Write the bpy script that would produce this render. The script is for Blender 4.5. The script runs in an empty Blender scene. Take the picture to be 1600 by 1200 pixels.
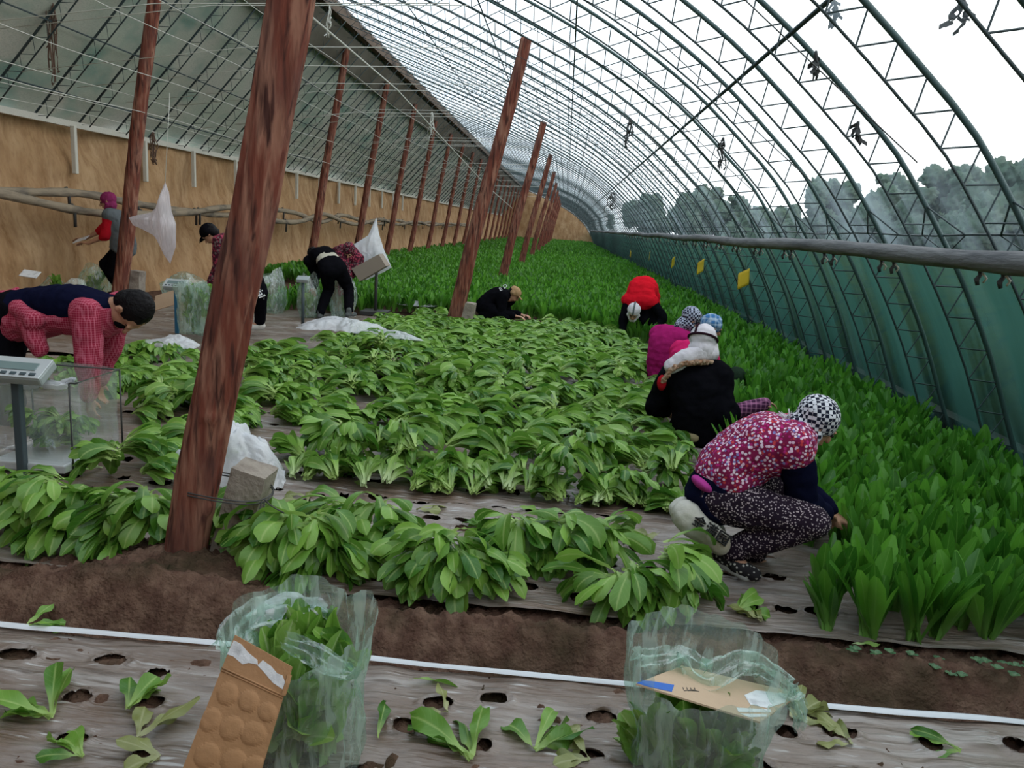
import bpy, bmesh, math, random
import numpy as np
from mathutils import Vector, Matrix, noise, Euler
random.seed(7); RNG = np.random.default_rng(11)
scene = bpy.context.scene
col = scene.collection
# ---------------- camera ----------------
H = 1.5; F = 1200.0
def _axes():
    r = math.radians(3.7)
    d = np.array([(885-800)/F, (358-600)/F, 1.0]); d /= np.linalg.norm(d)
    hz = np.array([math.cos(r), math.sin(r), 0.0])
    n = np.cross(hz, d); n /= np.linalg.norm(n)
    if n[1] > 0: n = -n
    rt = np.cross(d, n)
    if rt[0] < 0: rt = -rt
    return np.array([rt, d, n])
CM = _axes()
def P(px, py, Y):
    "world point on the plane y = Y that the photograph shows at this pixel"
    r = CM @ np.array([(px-800)/F, (py-600)/F, 1.0]); t = Y/r[1]
    return Vector((r[0]*t, Y, H + r[2]*t))
def G(px, py, z=0.0):
    r = CM @ np.array([(px-800)/F, (py-600)/F, 1.0]); t = (z-H)/r[2]
    return Vector((r[0]*t, r[1]*t, z))
cam = bpy.data.objects.new('camera', bpy.data.cameras.new('camera')); col.objects.link(cam)
cam.data.sensor_fit = 'HORIZONTAL'; cam.data.sensor_width = 36.0; cam.data.lens = 36.0*F/1600
cam.data.clip_start = 0.05; cam.data.clip_end = 500
R3 = Matrix([[CM[i][0], -CM[i][1], -CM[i][2]] for i in range(3)])
cam.matrix_world = Matrix.Translation((0, 0, H)) @ R3.to_4x4()
scene.camera = cam
# ---------------- sky: bright overcast ----------------
w = bpy.data.worlds.new('overcast_sky'); scene.world = w; w.use_nodes = True
nt = w.node_tree; nt.nodes.clear()
o_ = nt.nodes.new('ShaderNodeOutputWorld'); bg = nt.nodes.new('ShaderNodeBackground')
tc = nt.nodes.new('ShaderNodeTexCoord'); sp = nt.nodes.new('ShaderNodeSeparateXYZ')
mr = nt.nodes.new('ShaderNodeMapRange'); cr = nt.nodes.new('ShaderNodeValToRGB')
nt.links.new(tc.outputs['Generated'], sp.inputs[0]); nt.links.new(sp.outputs['X'], mr.inputs['Value'])
mr.inputs['From Min'].default_value = -0.6; mr.inputs['From Max'].default_value = 0.5
nt.links.new(mr.outputs[0], cr.inputs[0])
cr.color_ramp.elements[0].color = (0.62, 0.76, 0.90, 1); cr.color_ramp.elements[1].color = (1.0, 1.0, 1.0, 1)
nt.links.new(cr.outputs[0], bg.inputs[0]); bg.inputs[1].default_value = 1.65
nt.links.new(bg.outputs[0], o_.inputs[0])
vs = scene.view_settings; vs.view_transform = 'Standard'; vs.look = 'None'; vs.gamma = 1; vs.use_curve_mapping = False
vs.exposure = 0.32
scene.cycles.transparent_max_bounces = 24; scene.cycles.max_bounces = 10
# ---------------- helpers ----------------
def tag(o, label=None, cat=None, group=None, kind=None):
    if label: o['label'] = label
    if cat: o['category'] = cat
    if group: o['group'] = group
    if kind: o['kind'] = kind
    return o
def wloc(o):
    v = Vector((0, 0, 0))
    while o: v += o.location; o = o.parent
    return v
def empty(name, loc, label, cat, group=None):
    o = bpy.data.objects.new(name, None); o.empty_display_size = .1; col.objects.link(o)
    o.location = loc; tag(o, label, cat, group); return o
def mesh_obj(name, V, Fc, mat, parent=None, smooth=True, lf=None, loc=None):
    """V world coordinates; Fc list of index tuples or (n,k) array"""
    V = np.asarray(V, dtype=np.float64).reshape(-1, 3)
    off = np.array(wloc(parent)) if parent else np.zeros(3)
    if loc is not None: off = np.array(loc)
    me = bpy.data.meshes.new(name)
    if isinstance(Fc, np.ndarray):
        k = Fc.shape[1]; n = len(Fc)
        me.vertices.add(len(V)); me.vertices.foreach_set('co', (V-off).astype(np.float32).ravel())
        me.loops.add(n*k); me.loops.foreach_set('vertex_index', Fc.astype(np.int32).ravel())
        me.polygons.add(n); me.polygons.foreach_set('loop_start', np.arange(0, n*k, k, dtype=np.int32))
        me.polygons.foreach_set('loop_total', np.full(n, k, dtype=np.int32))
        me.update(calc_edges=True)
    else:
        me.from_pydata([tuple(v) for v in (V-off)], [], Fc); me.update()
    if smooth: me.polygons.foreach_set('use_smooth', [True]*len(me.polygons))
    if lf is not None:
        a = me.attributes.new('lf', 'FLOAT_COLOR', 'POINT')
        a.data.foreach_set('color', np.asarray(lf, dtype=np.float32).ravel())
    if mat: me.materials.append(mat)
    o = bpy.data.objects.new(name, me); col.objects.link(o)
    if parent: o.parent = parent
    elif loc is not None: o.location = loc
    return o
class MB:
    def __init__(s): s.v = []; s.f = []
    def add(s, V, Fc):
        b = len(s.v); s.v += [tuple(x) for x in V]; s.f += [tuple(i+b for i in f) for f in Fc]; return s
    def box(s, c, size, M=None):
        c = Vector(c); hx, hy, hz = [q/2 for q in size]
        V = [Vector((x, y, z)) for x in (-hx, hx) for y in (-hy, hy) for z in (-hz, hz)]
        if M is not None: V = [M @ v for v in V]
        return s.add([c+v for v in V], [(0,1,3,2),(4,6,7,5),(0,4,5,1),(2,3,7,6),(0,2,6,4),(1,5,7,3)])
    def bbox(s, c, size, M=None, b=.004):
        "box with bevelled edges"
        bm = bmesh.new(); bmesh.ops.create_cube(bm, size=1)
        for v in bm.verts: v.co = Vector((v.co.x*size[0], v.co.y*size[1], v.co.z*size[2]))
        bmesh.ops.bevel(bm, geom=bm.edges[:], offset=b, segments=2, affect='EDGES', profile=.5)
        M = M if M is not None else Matrix.Identity(3)
        bm.verts.ensure_lookup_table()
        s.add([Vector(c)+M @ v.co for v in bm.verts], [[v.index for v in f.verts] for f in bm.faces]); bm.free(); return s
    def tube(s, pts, r, n=8, cap=True, jit=0.0):
        pts = [Vector(p) for p in pts]; rs = r if isinstance(r, (list, tuple)) else [r]*len(pts)
        V = []; Fc = []; prev = None
        for i, p in enumerate(pts):
            t = (pts[min(i+1, len(pts)-1)] - pts[max(i-1, 0)]).normalized()
            if prev is None:
                a = Vector((0, 0, 1)) if abs(t.z) < .9 else Vector((1, 0, 0)); u = t.cross(a).normalized()
            else: u = (prev - t*prev.dot(t)).normalized()
            prev = u; v = t.cross(u)
            for k in range(n):
                q = 2*math.pi*k/n; rr = rs[i]*(1+jit*random.uniform(-1, 1))
                V.append(p + (u*math.cos(q)+v*math.sin(q))*rr)
        for i in range(len(pts)-1):
            for k in range(n):
                a = i*n+k; b = i*n+(k+1) % n; Fc.append((a, b, b+n, a+n))
        if cap:
            Fc.append(tuple(range(n-1, -1, -1))); Fc.append(tuple((len(pts)-1)*n+k for k in range(n)))
        return s.add(V, Fc)
    def caps(s, a, b, ra, rb=None, n=12):
        "tapered capsule"
        rb = ra if rb is None else rb
        a = Vector(a); b = Vector(b); d = b-a; L = d.length
        t = d/L if L > 1e-6 else Vector((0, 0, 1))
        ref = Vector((0, 0, 1)) if abs(t.z) < .9 else Vector((1, 0, 0))
        u = t.cross(ref).normalized(); v = t.cross(u)
        V = [a - t*ra]; rings = 0
        for j in (-60, -30, 0):
            q = math.radians(j)
            for k in range(n):
                th = 2*math.pi*k/n; V.append(a + t*(ra*math.sin(q)) + (u*math.cos(th)+v*math.sin(th))*ra*math.cos(q))
        for j in (0, 30, 60):
            q = math.radians(j)
            for k in range(n):
                th = 2*math.pi*k/n; V.append(b + t*(rb*math.sin(q)) + (u*math.cos(th)+v*math.sin(th))*rb*math.cos(q))
        V.append(b + t*rb); e = len(V)-1; Fc = []
        for k in range(n):
            Fc.append((0, 1+(k+1) % n, 1+k)); Fc.append((e, e-n+k, e-n+(k+1) % n))
        for i in range(5):
            for k in range(n):
                p = 1+i*n+k; q = 1+i*n+(k+1) % n; Fc.append((p, q, q+n, p+n))
        return s.add(V, Fc)
    def ell(s, c, size, M=None, n=16):
        c = Vector(c); V = []; Fc = []; m = n//2
        M = M if M is not None else Matrix.Identity(3)
        V.append(c+M @ Vector((0, 0, size[2])))
        for i in range(1, m):
            ph = math.pi*i/m
            for k in range(n):
                th = 2*math.pi*k/n
                V.append(c+M @ Vector((size[0]*math.sin(ph)*math.cos(th), size[1]*math.sin(ph)*math.sin(th), size[2]*math.cos(ph))))
        V.append(c+M @ Vector((0, 0, -size[2]))); e = len(V)-1
        for k in range(n):
            Fc.append((0, 1+k, 1+(k+1) % n)); Fc.append((e, e-n+(k+1) % n, e-n+k))
        for i in range(m-2):
            for k in range(n):
                p = 1+i*n+k; q = 1+i*n+(k+1) % n; Fc.append((p, p+n, q+n, q))
        return s.add(V, Fc)
    def build(s, name, mat, parent=None, smooth=True, loc=None):
        return mesh_obj(name, s.v, s.f, mat, parent, smooth, loc=loc)
    def remesh(s, name, mat, parent=None, voxel=.01, it=3, disp=0.0, dscale=6.0, dstretch=(1, 1, 1), loc=None):
        "fuse everything into one continuous surface"
        off = wloc(parent) if parent else (Vector(loc) if loc is not None else Vector((0, 0, 0)))
        me = bpy.data.meshes.new('t'); me.from_pydata([tuple(Vector(v)-off) for v in s.v], [], s.f); me.update()
        o = bpy.data.objects.new('t', me); col.objects.link(o)
        m = o.modifiers.new('r', 'REMESH'); m.mode = 'VOXEL'; m.voxel_size = voxel; m.use_smooth_shade = True
        if it:
            m2 = o.modifiers.new('s', 'SMOOTH'); m2.iterations = it; m2.factor = .5
        dg = bpy.context.evaluated_depsgraph_get(); dg.update()
        me2 = bpy.data.meshes.new_from_object(o.evaluated_get(dg)); me2.name = name
        bpy.data.objects.remove(o); bpy.data.meshes.remove(me)
        if disp:
            n = len(me2.vertices); co = np.empty(n*3, np.float32); me2.vertices.foreach_get('co', co); co = co.reshape(-1, 3)
            no = np.empty(n*3, np.float32); me2.vertices.foreach_get('normal', no); no = no.reshape(-1, 3)
            st = Vector(dstretch); h = [noise.noise(Vector((c[0]*st.x, c[1]*st.y, c[2]*st.z))*dscale)
                 + .5*noise.noise(Vector((c[0]*st.x, c[1]*st.y, c[2]*st.z))*dscale*2.3) for c in co.tolist()]
            co += no*(np.array(h)[:, None]*disp); me2.vertices.foreach_set('co', co.ravel().astype(np.float32)); me2.update()
        me2.polygons.foreach_set('use_smooth', [True]*len(me2.polygons))
        me2.materials.clear(); me2.materials.append(mat)
        ob = bpy.data.objects.new(name, me2); col.objects.link(ob)
        if parent: ob.parent = parent
        elif loc is not None: ob.location = loc
        return ob
def copy_tree(o, parent=None):
    c = o.copy(); col.objects.link(c)
    if parent: c.parent = parent
    for ch in list(o.children): copy_tree(ch, c)
    return c
# ---------------- materials ----------------
def mat(name, color=(.5, .5, .5), rough=.7, spec=.3, metal=0.0, bump=None, var=None, coords='Object', sheen=0):
    """bump=(scale, strength, stretch xyz); var=(scale, colour2, stretch, detail) mixes a second colour by noise"""
    m = bpy.data.materials.new(name); m.use_nodes = True; n = m.node_tree.nodes; l = m.node_tree.links
    b = n['Principled BSDF']; b.inputs['Base Color'].default_value = (*color, 1); b.inputs['Roughness'].default_value = rough
    b.inputs['Specular IOR Level'].default_value = spec; b.inputs['Metallic'].default_value = metal
    tc = n.new('ShaderNodeTexCoord')
    def nz(scale, stretch, detail=4):
        mp = n.new('ShaderNodeMapping'); mp.inputs['Scale'].default_value = stretch; l.new(tc.outputs[coords], mp.inputs[0])
        t = n.new('ShaderNodeTexNoise'); t.inputs['Scale'].default_value = scale; t.inputs['Detail'].default_value = detail
        l.new(mp.outputs[0], t.inputs['Vector']); return t
    if var:
        layers = var if isinstance(var, list) else [var]
        prev = None
        for sc, c2, st, lo, hi in layers:
            t = nz(sc, st); r = n.new('ShaderNodeMapRange'); r.inputs['From Min'].default_value = lo; r.inputs['From Max'].default_value = hi
            l.new(t.outputs[0], r.inputs[0]); mx = n.new('ShaderNodeMix'); mx.data_type = 'RGBA'
            l.new(r.outputs[0], mx.inputs[0]); mx.inputs[7].default_value = (*c2, 1)
            if prev is None: mx.inputs[6].default_value = (*color, 1)
            else: l.new(prev, mx.inputs[6])
            prev = mx.outputs[2]
        l.new(prev, b.inputs['Base Color'])
    if bump:
        t = nz(bump[0], bump[2] if len(bump) > 2 else (1, 1, 1), 6); bp = n.new('ShaderNodeBump'); bp.inputs['Strength'].default_value = bump[1]
        bp.inputs['Distance'].default_value = .02; l.new(t.outputs[0], bp.inputs['Height']); l.new(bp.outputs[0], b.inputs['Normal'])
    return m
def film_mat(name, clear=.6, milky=(.85, .9, .93), rough=.25, scale=6, stretch=(1, 1, 1), bump=.4, lo=.35, hi=.75, gl=.12, tint=(1, 1, 1), bands=None):
    "clear or milky plastic film: transparent mixed with translucent and glossy, wrinkled"
    m = bpy.data.materials.new(name); m.use_nodes = True; n = m.node_tree.nodes; l = m.node_tree.links; n.clear()
    out = n.new('ShaderNodeOutputMaterial'); tr = n.new('ShaderNodeBsdfTransparent'); tr.inputs[0].default_value = (*tint, 1)
    df = n.new('ShaderNodeBsdfDiffuse'); df.inputs[0].default_value = (*milky, 1)
    tl = n.new('ShaderNodeBsdfTranslucent'); tl.inputs[0].default_value = (*milky, 1)
    g = n.new('ShaderNodeBsdfGlossy'); g.inputs['Roughness'].default_value = rough
    tc = n.new('ShaderNodeTexCoord'); mp = n.new('ShaderNodeMapping'); mp.inputs['Scale'].default_value = stretch
    l.new(tc.outputs['Object'], mp.inputs[0]); t = n.new('ShaderNodeTexNoise'); t.inputs['Scale'].default_value = scale
    t.inputs['Detail'].default_value = 5; t.inputs['Distortion'].default_value = .6; l.new(mp.outputs[0], t.inputs['Vector'])
    r = n.new('ShaderNodeMapRange'); r.inputs['From Min'].default_value = lo; r.inputs['From Max'].default_value = hi
    r.inputs['To Min'].default_value = 1-clear-.1 if clear < .88 else .02; r.inputs['To Max'].default_value = min(1, 1-clear+.22); l.new(t.outputs[0], r.inputs[0])
    bp = n.new('ShaderNodeBump'); bp.inputs['Strength'].default_value = bump; bp.inputs['Distance'].default_value = .02; l.new(t.outputs[0], bp.inputs['Height'])
    for q in (df, tl, g): l.new(bp.outputs[0], q.inputs['Normal'])
    a = n.new('ShaderNodeMixShader'); a.inputs[0].default_value = .5; l.new(df.outputs[0], a.inputs[1]); l.new(tl.outputs[0], a.inputs[2])
    b = n.new('ShaderNodeMixShader'); l.new(r.outputs[0], b.inputs[0]); l.new(tr.outputs[0], b.inputs[1]); l.new(a.outputs[0], b.inputs[2])
    c = n.new('ShaderNodeMixShader'); c.inputs[0].default_value = gl; l.new(b.outputs[0], c.inputs[1]); l.new(g.outputs[0], c.inputs[2])
    if bands:
        # damp strips where the film lies against each arch, one metre apart
        s = n.new('ShaderNodeSeparateXYZ'); l.new(tc.outputs['Object'], s.inputs[0]); ns = n.new('ShaderNodeMath'); ns.operation = 'MULTIPLY_ADD'
        l.new(t.outputs[0], ns.inputs[0]); ns.inputs[1].default_value = .35; l.new(s.outputs['Y'], ns.inputs[2])
        k1 = n.new('ShaderNodeMath'); k1.operation = 'MULTIPLY'; l.new(ns.outputs[0], k1.inputs[0]); k1.inputs[1].default_value = 2*math.pi
        k2 = n.new('ShaderNodeMath'); k2.operation = 'SINE'; l.new(k1.outputs[0], k2.inputs[0])
        k3 = n.new('ShaderNodeMapRange'); l.new(k2.outputs[0], k3.inputs[0]); k3.inputs['From Min'].default_value = .1; k3.inputs['From Max'].default_value = .7; k3.inputs['To Max'].default_value = .6
        d2 = n.new('ShaderNodeBsdfTranslucent'); d2.inputs[0].default_value = (*bands, 1); d3 = n.new('ShaderNodeBsdfDiffuse'); d3.inputs[0].default_value = (*bands, 1)
        a2 = n.new('ShaderNodeMixShader'); a2.inputs[0].default_value = .5; l.new(d2.outputs[0], a2.inputs[1]); l.new(d3.outputs[0], a2.inputs[2])
        f = n.new('ShaderNodeMixShader'); l.new(k3.outputs[0], f.inputs[0]); l.new(c.outputs[0], f.inputs[1]); l.new(a2.outputs[0], f.inputs[2]); c = f
    l.new(c.outputs[0], out.inputs[0]); return m
def leaf_mat(name, dark, light, rib, tr=.35, ribw=.09):
    m = bpy.data.materials.new(name); m.use_nodes = True; n = m.node_tree.nodes; l = m.node_tree.links
    b = n['Principled BSDF']; out = n['Material Output']; b.inputs['Roughness'].default_value = .38; b.inputs['Specular IOR Level'].default_value = .5
    at = n.new('ShaderNodeAttribute'); at.attribute_name = 'lf'; s = n.new('ShaderNodeSeparateColor'); l.new(at.outputs['Color'], s.inputs[0])
    mx = n.new('ShaderNodeMix'); mx.data_type = 'RGBA'; l.new(s.outputs[2], mx.inputs[0]); mx.inputs[6].default_value = (*dark, 1); mx.inputs[7].default_value = (*light, 1)
    # midrib and pale stem
    a1 = n.new('ShaderNodeMath'); a1.operation = 'SUBTRACT'; l.new(s.outputs[0], a1.inputs[0]); a1.inputs[1].default_value = .5
    a2 = n.new('ShaderNodeMath'); a2.operation = 'ABSOLUTE'; l.new(a1.outputs[0], a2.inputs[0])
    r1 = n.new('ShaderNodeMapRange'); l.new(a2.outputs[0], r1.inputs[0]); r1.inputs['From Min'].default_value = 0; r1.inputs['From Max'].default_value = ribw
    r1.inputs['To Min'].default_value = .6; r1.inputs['To Max'].default_value = 0
    r2 = n.new('ShaderNodeMapRange'); l.new(s.outputs[1], r2.inputs[0]); r2.inputs['From Min'].default_value = .02; r2.inputs['From Max'].default_value = .5
    r2.inputs['To Min'].default_value = .85; r2.inputs['To Max'].default_value = 0
    # side veins
    wv = n.new('ShaderNodeMath'); wv.operation = 'MULTIPLY_ADD'; l.new(a2.outputs[0], wv.inputs[0]); wv.inputs[1].default_value = -0.35; l.new(s.outputs[1], wv.inputs[2])
    w2 = n.new('ShaderNodeMath'); w2.operation = 'MULTIPLY'; l.new(wv.outputs[0], w2.inputs[0]); w2.inputs[1].default_value = 62
    w3 = n.new('ShaderNodeMath'); w3.operation = 'SINE'; l.new(w2.outputs[0], w3.inputs[0])
    w4 = n.new('ShaderNodeMapRange'); l.new(w3.outputs[0], w4.inputs[0]); w4.inputs['From Min'].default_value = .75; w4.inputs['From Max'].default_value = 1; w4.inputs['To Max'].default_value = .09
    ad = n.new('ShaderNodeMath'); ad.operation = 'MAXIMUM'; l.new(r1.outputs[0], ad.inputs[0]); l.new(r2.outputs[0], ad.inputs[1])
    ae = n.new('ShaderNodeMath'); ae.operation = 'MAXIMUM'; l.new(ad.outputs[0], ae.inputs[0]); l.new(w4.outputs[0], ae.inputs[1])
    m2 = n.new('ShaderNodeMix'); m2.data_type = 'RGBA'; l.new(ae.outputs[0], m2.inputs[0]); l.new(mx.outputs[2], m2.inputs[6]); m2.inputs[7].default_value = (*rib, 1)
    l.new(m2.outputs[2], b.inputs['Base Color'])
    bp = n.new('ShaderNodeBump'); bp.inputs['Strength'].default_value = .35; bp.inputs['Distance'].default_value = .003; l.new(ae.outputs[0], bp.inputs['Height']); l.new(bp.outputs[0], b.inputs['Normal'])
    t = n.new('ShaderNodeBsdfTranslucent'); l.new(m2.outputs[2], t.inputs[0])
    ms = n.new('ShaderNodeMixShader'); ms.inputs[0].default_value = tr; l.new(b.outputs[0], ms.inputs[1]); l.new(t.outputs[0], ms.inputs[2]); l.new(ms.outputs[0], out.inputs[0])
    return m
def pattern_mat(name, kind, c1, c2, scale, c3=None, rough=.85):
    "cloth prints: check, dots, floral, plaid"
    m = bpy.data.materials.new(name); m.use_nodes = True; n = m.node_tree.nodes; l = m.node_tree.links
    b = n['Principled BSDF']; b.inputs['Roughness'].default_value = rough; b.inputs['Specular IOR Level'].default_value = .15
    tc = n.new('ShaderNodeTexCoord'); mx = n.new('ShaderNodeMix'); mx.data_type = 'RGBA'
    mx.inputs[6].default_value = (*c1, 1); mx.inputs[7].default_value = (*c2, 1)
    if kind == 'check':
        t = n.new('ShaderNodeTexChecker'); t.inputs['Scale'].default_value = scale; l.new(tc.outputs['Object'], t.inputs[0]); l.new(t.outputs['Fac'], mx.inputs[0])
        l.new(mx.outputs[2], b.inputs['Base Color'])
    elif kind == 'plaid':
        s = n.new('ShaderNodeSeparateXYZ'); l.new(tc.outputs['Object'], s.inputs[0]); fs = []
        for ax in range(3):
            a = n.new('ShaderNodeMath'); a.operation = 'MULTIPLY'; l.new(s.outputs[ax], a.inputs[0]); a.inputs[1].default_value = scale
            q = n.new('ShaderNodeMath'); q.operation = 'SINE'; l.new(a.outputs[0], q.inputs[0])
            g = n.new('ShaderNodeMath'); g.operation = 'GREATER_THAN'; l.new(q.outputs[0], g.inputs[0]); g.inputs[1].default_value = .55; fs.append(g.outputs[0])
        p = n.new('ShaderNodeMath'); l.new(fs[0], p.inputs[0]); l.new(fs[1], p.inputs[1]); p2 = n.new('ShaderNodeMath'); l.new(p.outputs[0], p2.inputs[0]); l.new(fs[2], p2.inputs[1])
        d = n.new('ShaderNodeMath'); d.operation = 'MULTIPLY'; l.new(p2.outputs[0], d.inputs[0]); d.inputs[1].default_value = .4; d.use_clamp = True
        l.new(d.outputs[0], mx.inputs[0]); l.new(mx.outputs[2], b.inputs['Base Color'])
    else:
        v = n.new('ShaderNodeTexVoronoi'); v.inputs['Scale'].default_value = scale; l.new(tc.outputs['Object'], v.inputs[0])
        r = n.new('ShaderNodeMapRange'); l.new(v.outputs['Distance'], r.inputs[0])
        r.inputs['From Min'].default_value = .30 if kind == 'dots' else .42; r.inputs['From Max'].default_value = .36 if kind == 'dots' else .52
        r.inputs['To Min'].default_value = 1; r.inputs['To Max'].default_value = 0; l.new(r.outputs[0], mx.inputs[0])
        if c3 is not None:
            s = n.new('ShaderNodeSeparateColor'); l.new(v.outputs['Color'], s.inputs[0]); cr = n.new('ShaderNodeValToRGB'); l.new(s.outputs[0], cr.inputs[0])
            cr.color_ramp.interpolation = 'CONSTANT'; cs = [c2]+list(c3)
            while len(cr.color_ramp.elements) < len(cs): cr.color_ramp.elements.new(.5)
            for i, c in enumerate(cs): cr.color_ramp.elements[i].position = i/len(cs); cr.color_ramp.elements[i].color = (*c, 1)
            l.new(cr.outputs[0], mx.inputs[7])
        l.new(mx.outputs[2], b.inputs['Base Color'])
    t = n.new('ShaderNodeTexNoise'); t.inputs['Scale'].default_value = 9; l.new(tc.outputs['Object'], t.inputs['Vector'])
    bp = n.new('ShaderNodeBump'); bp.inputs['Strength'].default_value = .6; bp.inputs['Distance'].default_value = .03; l.new(t.outputs[0], bp.inputs['Height']); l.new(bp.outputs[0], b.inputs['Normal'])
    return m
M = {}
M['soil'] = mat('soil', (.095, .052, .038), .95, .05, bump=(60, 1.0), var=[(14, (.17, .105, .075), (1, 1, 1), .4, .7), (3, (.045, .035, .020), (1, 1, 1), .5, .7)])
M['earth'] = mat('earth_wall', (.36, .215, .11), .95, .1, bump=(11, 1.0, (1, 1, .7)), var=[(1.6, (.48, .32, .185), (1, 1, .6), .35, .65), (3.5, (.25, .135, .065), (1, 1.2, .45), .42, .74), (12, (.26, .15, .075), (1, 1.2, .5), .48, .85), (22, (.42, .27, .14), (1, 1, .5), .45, .95)])
M['mulch'] = mat('mulch_film', (.20, .155, .13), .30, .7, bump=(16, 1.0, (.35, 2.6, 1)), var=[(6, (.31, .27, .25), (.3, 3.2, 1), .47, .62), (2.4, (.155, .105, .078), (.6, 1.4, 1), .46, .60), (11, (.11, .078, .058), (.35, 2.8, 1), .56, .66), (30, (.42, .40, .39), (.22, 2.2, 1), .62, .70)])
M['mulch_edge'] = mat('mulch_edge', (.62, .64, .68), .35, .5, bump=(20, .3, (.2, 1, 1)))
M['steel'] = mat('painted_steel', (.045, .085, .085), .5, .4)
M['steel_thin'] = mat('thin_steel', (.035, .055, .06), .5, .4)
M['wire'] = mat('pale_string', (.55, .55, .50), .7)
M['dwire'] = mat('dark_wire', (.05, .05, .05), .5)
M['bark'] = mat('red_bark', (.17, .052, .035), .9, .15, bump=(26, 1.0, (1, 1, .12)), var=[(20, (.30, .145, .10), (1, 1, .12), .45, .62), (34, (.055, .022, .018), (1, 1, .10), .5, .66), (5, (.13, .055, .045), (1, 1, .4), .5, .7)])
M['knot'] = mat('knot', (.10, .05, .04), .9)
M['concrete'] = mat('concrete', (.30, .26, .22), .9, .2, bump=(40, .5), var=(9, (.20, .165, .14), (1, 1, 1), .45, .65))
M['palec'] = mat('white_concrete', (.58, .56, .50), .85, .2, bump=(40, .3))
M['quilt'] = mat('quilt', (.47, .52, .44), .9, .1, bump=(3, .8, (1, .6, 1)), var=[(1.1, (.56, .55, .49), (1, 1, 1), .4, .65), (1.7, (.22, .36, .31), (1, .6, 1), .52, .72), (26, (.38, .42, .36), (1, 1, 6), .5, .7)])
M['board'] = mat('brown_board', (.14, .10, .075), .8, .2, bump=(12, .5, (1, .2, 1)), var=(6, (.07, .05, .04), (1, .3, 1), .45, .65))
M['pipe'] = mat('grey_pipe', (.17, .165, .165), .75, .3, bump=(30, .7, (1, .15, 1)), var=(9, (.10, .10, .105), (1, .2, 1), .45, .65))
M['wood_pipe'] = mat('rolled_cover', (.27, .22, .16), .9, .15, bump=(24, .8, (1, .2, 1)), var=(9, (.13, .11, .09), (1, .25, 1), .45, .65))
M['leaf'] = leaf_mat('cut_leaf', (.040, .155, .012), (.25, .46, .07), (.46, .60, .20))
M['leaf_pale'] = leaf_mat('pale_leaf', (.17, .33, .05), (.34, .52, .14), (.60, .70, .40))
M['crop'] = leaf_mat('standing_leaf', (.030, .135, .012), (.13, .37, .035), (.20, .42, .08), tr=.36, ribw=.05)
M['wilt'] = leaf_mat('wilted_leaf', (.15, .18, .04), (.28, .30, .10), (.45, .45, .25), tr=.25)
M['skirt_film'] = film_mat('skirt_film', clear=.86, milky=(.09, .24, .22), rough=.3, scale=1.6, stretch=(.5, 2.4, .35), bump=.5, lo=.4, hi=.65, gl=.03, tint=(.30, .44, .38), bands=(.032, .115, .10))  # green film, tint deepened to put the lower right and crop in shade
M['roof_film'] = film_mat('greenhouse_film', clear=.86, milky=(.62, .78, .92), rough=.4, scale=1.2, stretch=(.35, 2.2, .35), bump=.12, lo=.4, hi=.7, gl=.04, tint=(.93, .97, .97))
M['bag'] = film_mat('bag_film', clear=.76, milky=(.74, .90, .84), rough=.14, scale=16, stretch=(1.5, 1.5, .4), bump=1.0, lo=.50, hi=.60, gl=.15, tint=(.86, .97, .92))  # upright milky streaks also paint in highlights along the wrinkles
M['bag_white'] = film_mat('white_film', clear=.30, milky=(.86, .88, .93), rough=.3, scale=9, bump=.7, gl=.12)
M['bag_clear'] = film_mat('clear_film', clear=.86, milky=(.78, .88, .90), rough=.12, scale=9, stretch=(1, 1, .3), bump=.6, gl=.14)
M['card'] = mat('cardboard', (.36, .195, .095), .8, .2, bump=(60, .15), var=(3, (.42, .23, .12), (1, 1, 1), .4, .7))
M['card_pale'] = mat('pale_cardboard', (.50, .36, .25), .8, .2, bump=(60, .15), var=(3, (.44, .31, .21), (1, 1, 1), .4, .7))
M['paper'] = mat('white_paper', (.68, .68, .70), .8, bump=(30, .3), var=(25, (.48, .48, .5), (1, 1, 1), .5, .7))
M['blue'] = mat('blue_print', (.03, .12, .45), .6)
M['skin'] = mat('skin', (.42, .22, .14), .55, .35, bump=(60, .1))
M['hair'] = mat('black_hair', (.005, .004, .005), .6, .12, bump=(90, .5, (1, .2, 1)))
def cloth(name, c, **k): return mat(name, c, .95, .015, bump=k.pop('bump', (11, .8)), **k)
# ================= greenhouse shell =================
PROF = [(3.33, 0), (3.15, .42), (2.97, .83), (2.70, 1.32), (2.45, 1.70), (2.13, 2.13), (1.81, 2.44), (1.49, 2.73), (1.16, 3.0), (.6, 3.38), (0, 3.72), (-.76, 4.08), (-2, 4.62), (-3.5, 5.18), (-5.0, 5.7)]
def prof_dense(step=.22, off=0.0):
    pts = [Vector((x, 0, z)) for x, z in PROF]; out = []
    # catmull-rom
    for i in range(len(pts)-1):
        p0 = pts[max(i-1, 0)]; p1 = pts[i]; p2 = pts[i+1]; p3 = pts[min(i+2, len(pts)-1)]
        n = max(1, int((p2-p1).length/step))
        for k in range(n):
            t = k/n
            out.append(.5*((2*p1)+(p2-p0)*t+(2*p0-5*p1+4*p2-p3)*t*t+(3*p1-p0-3*p2+p3)*t**3))
    out.append(pts[-1])
    if off:
        res = []
        for i, p in enumerate(out):
            t = (out[min(i+1, len(out)-1)]-out[max(i-1, 0)]).normalized(); nrm = Vector((t.z, 0, -t.x))  # points outward or inward
            if nrm.dot(Vector((-1, 0, -1))) < 0: nrm = -nrm
            res.append(p+nrm*off)
        out = res
    return out
YEND = 92.0; Y0 = -2.6
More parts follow.
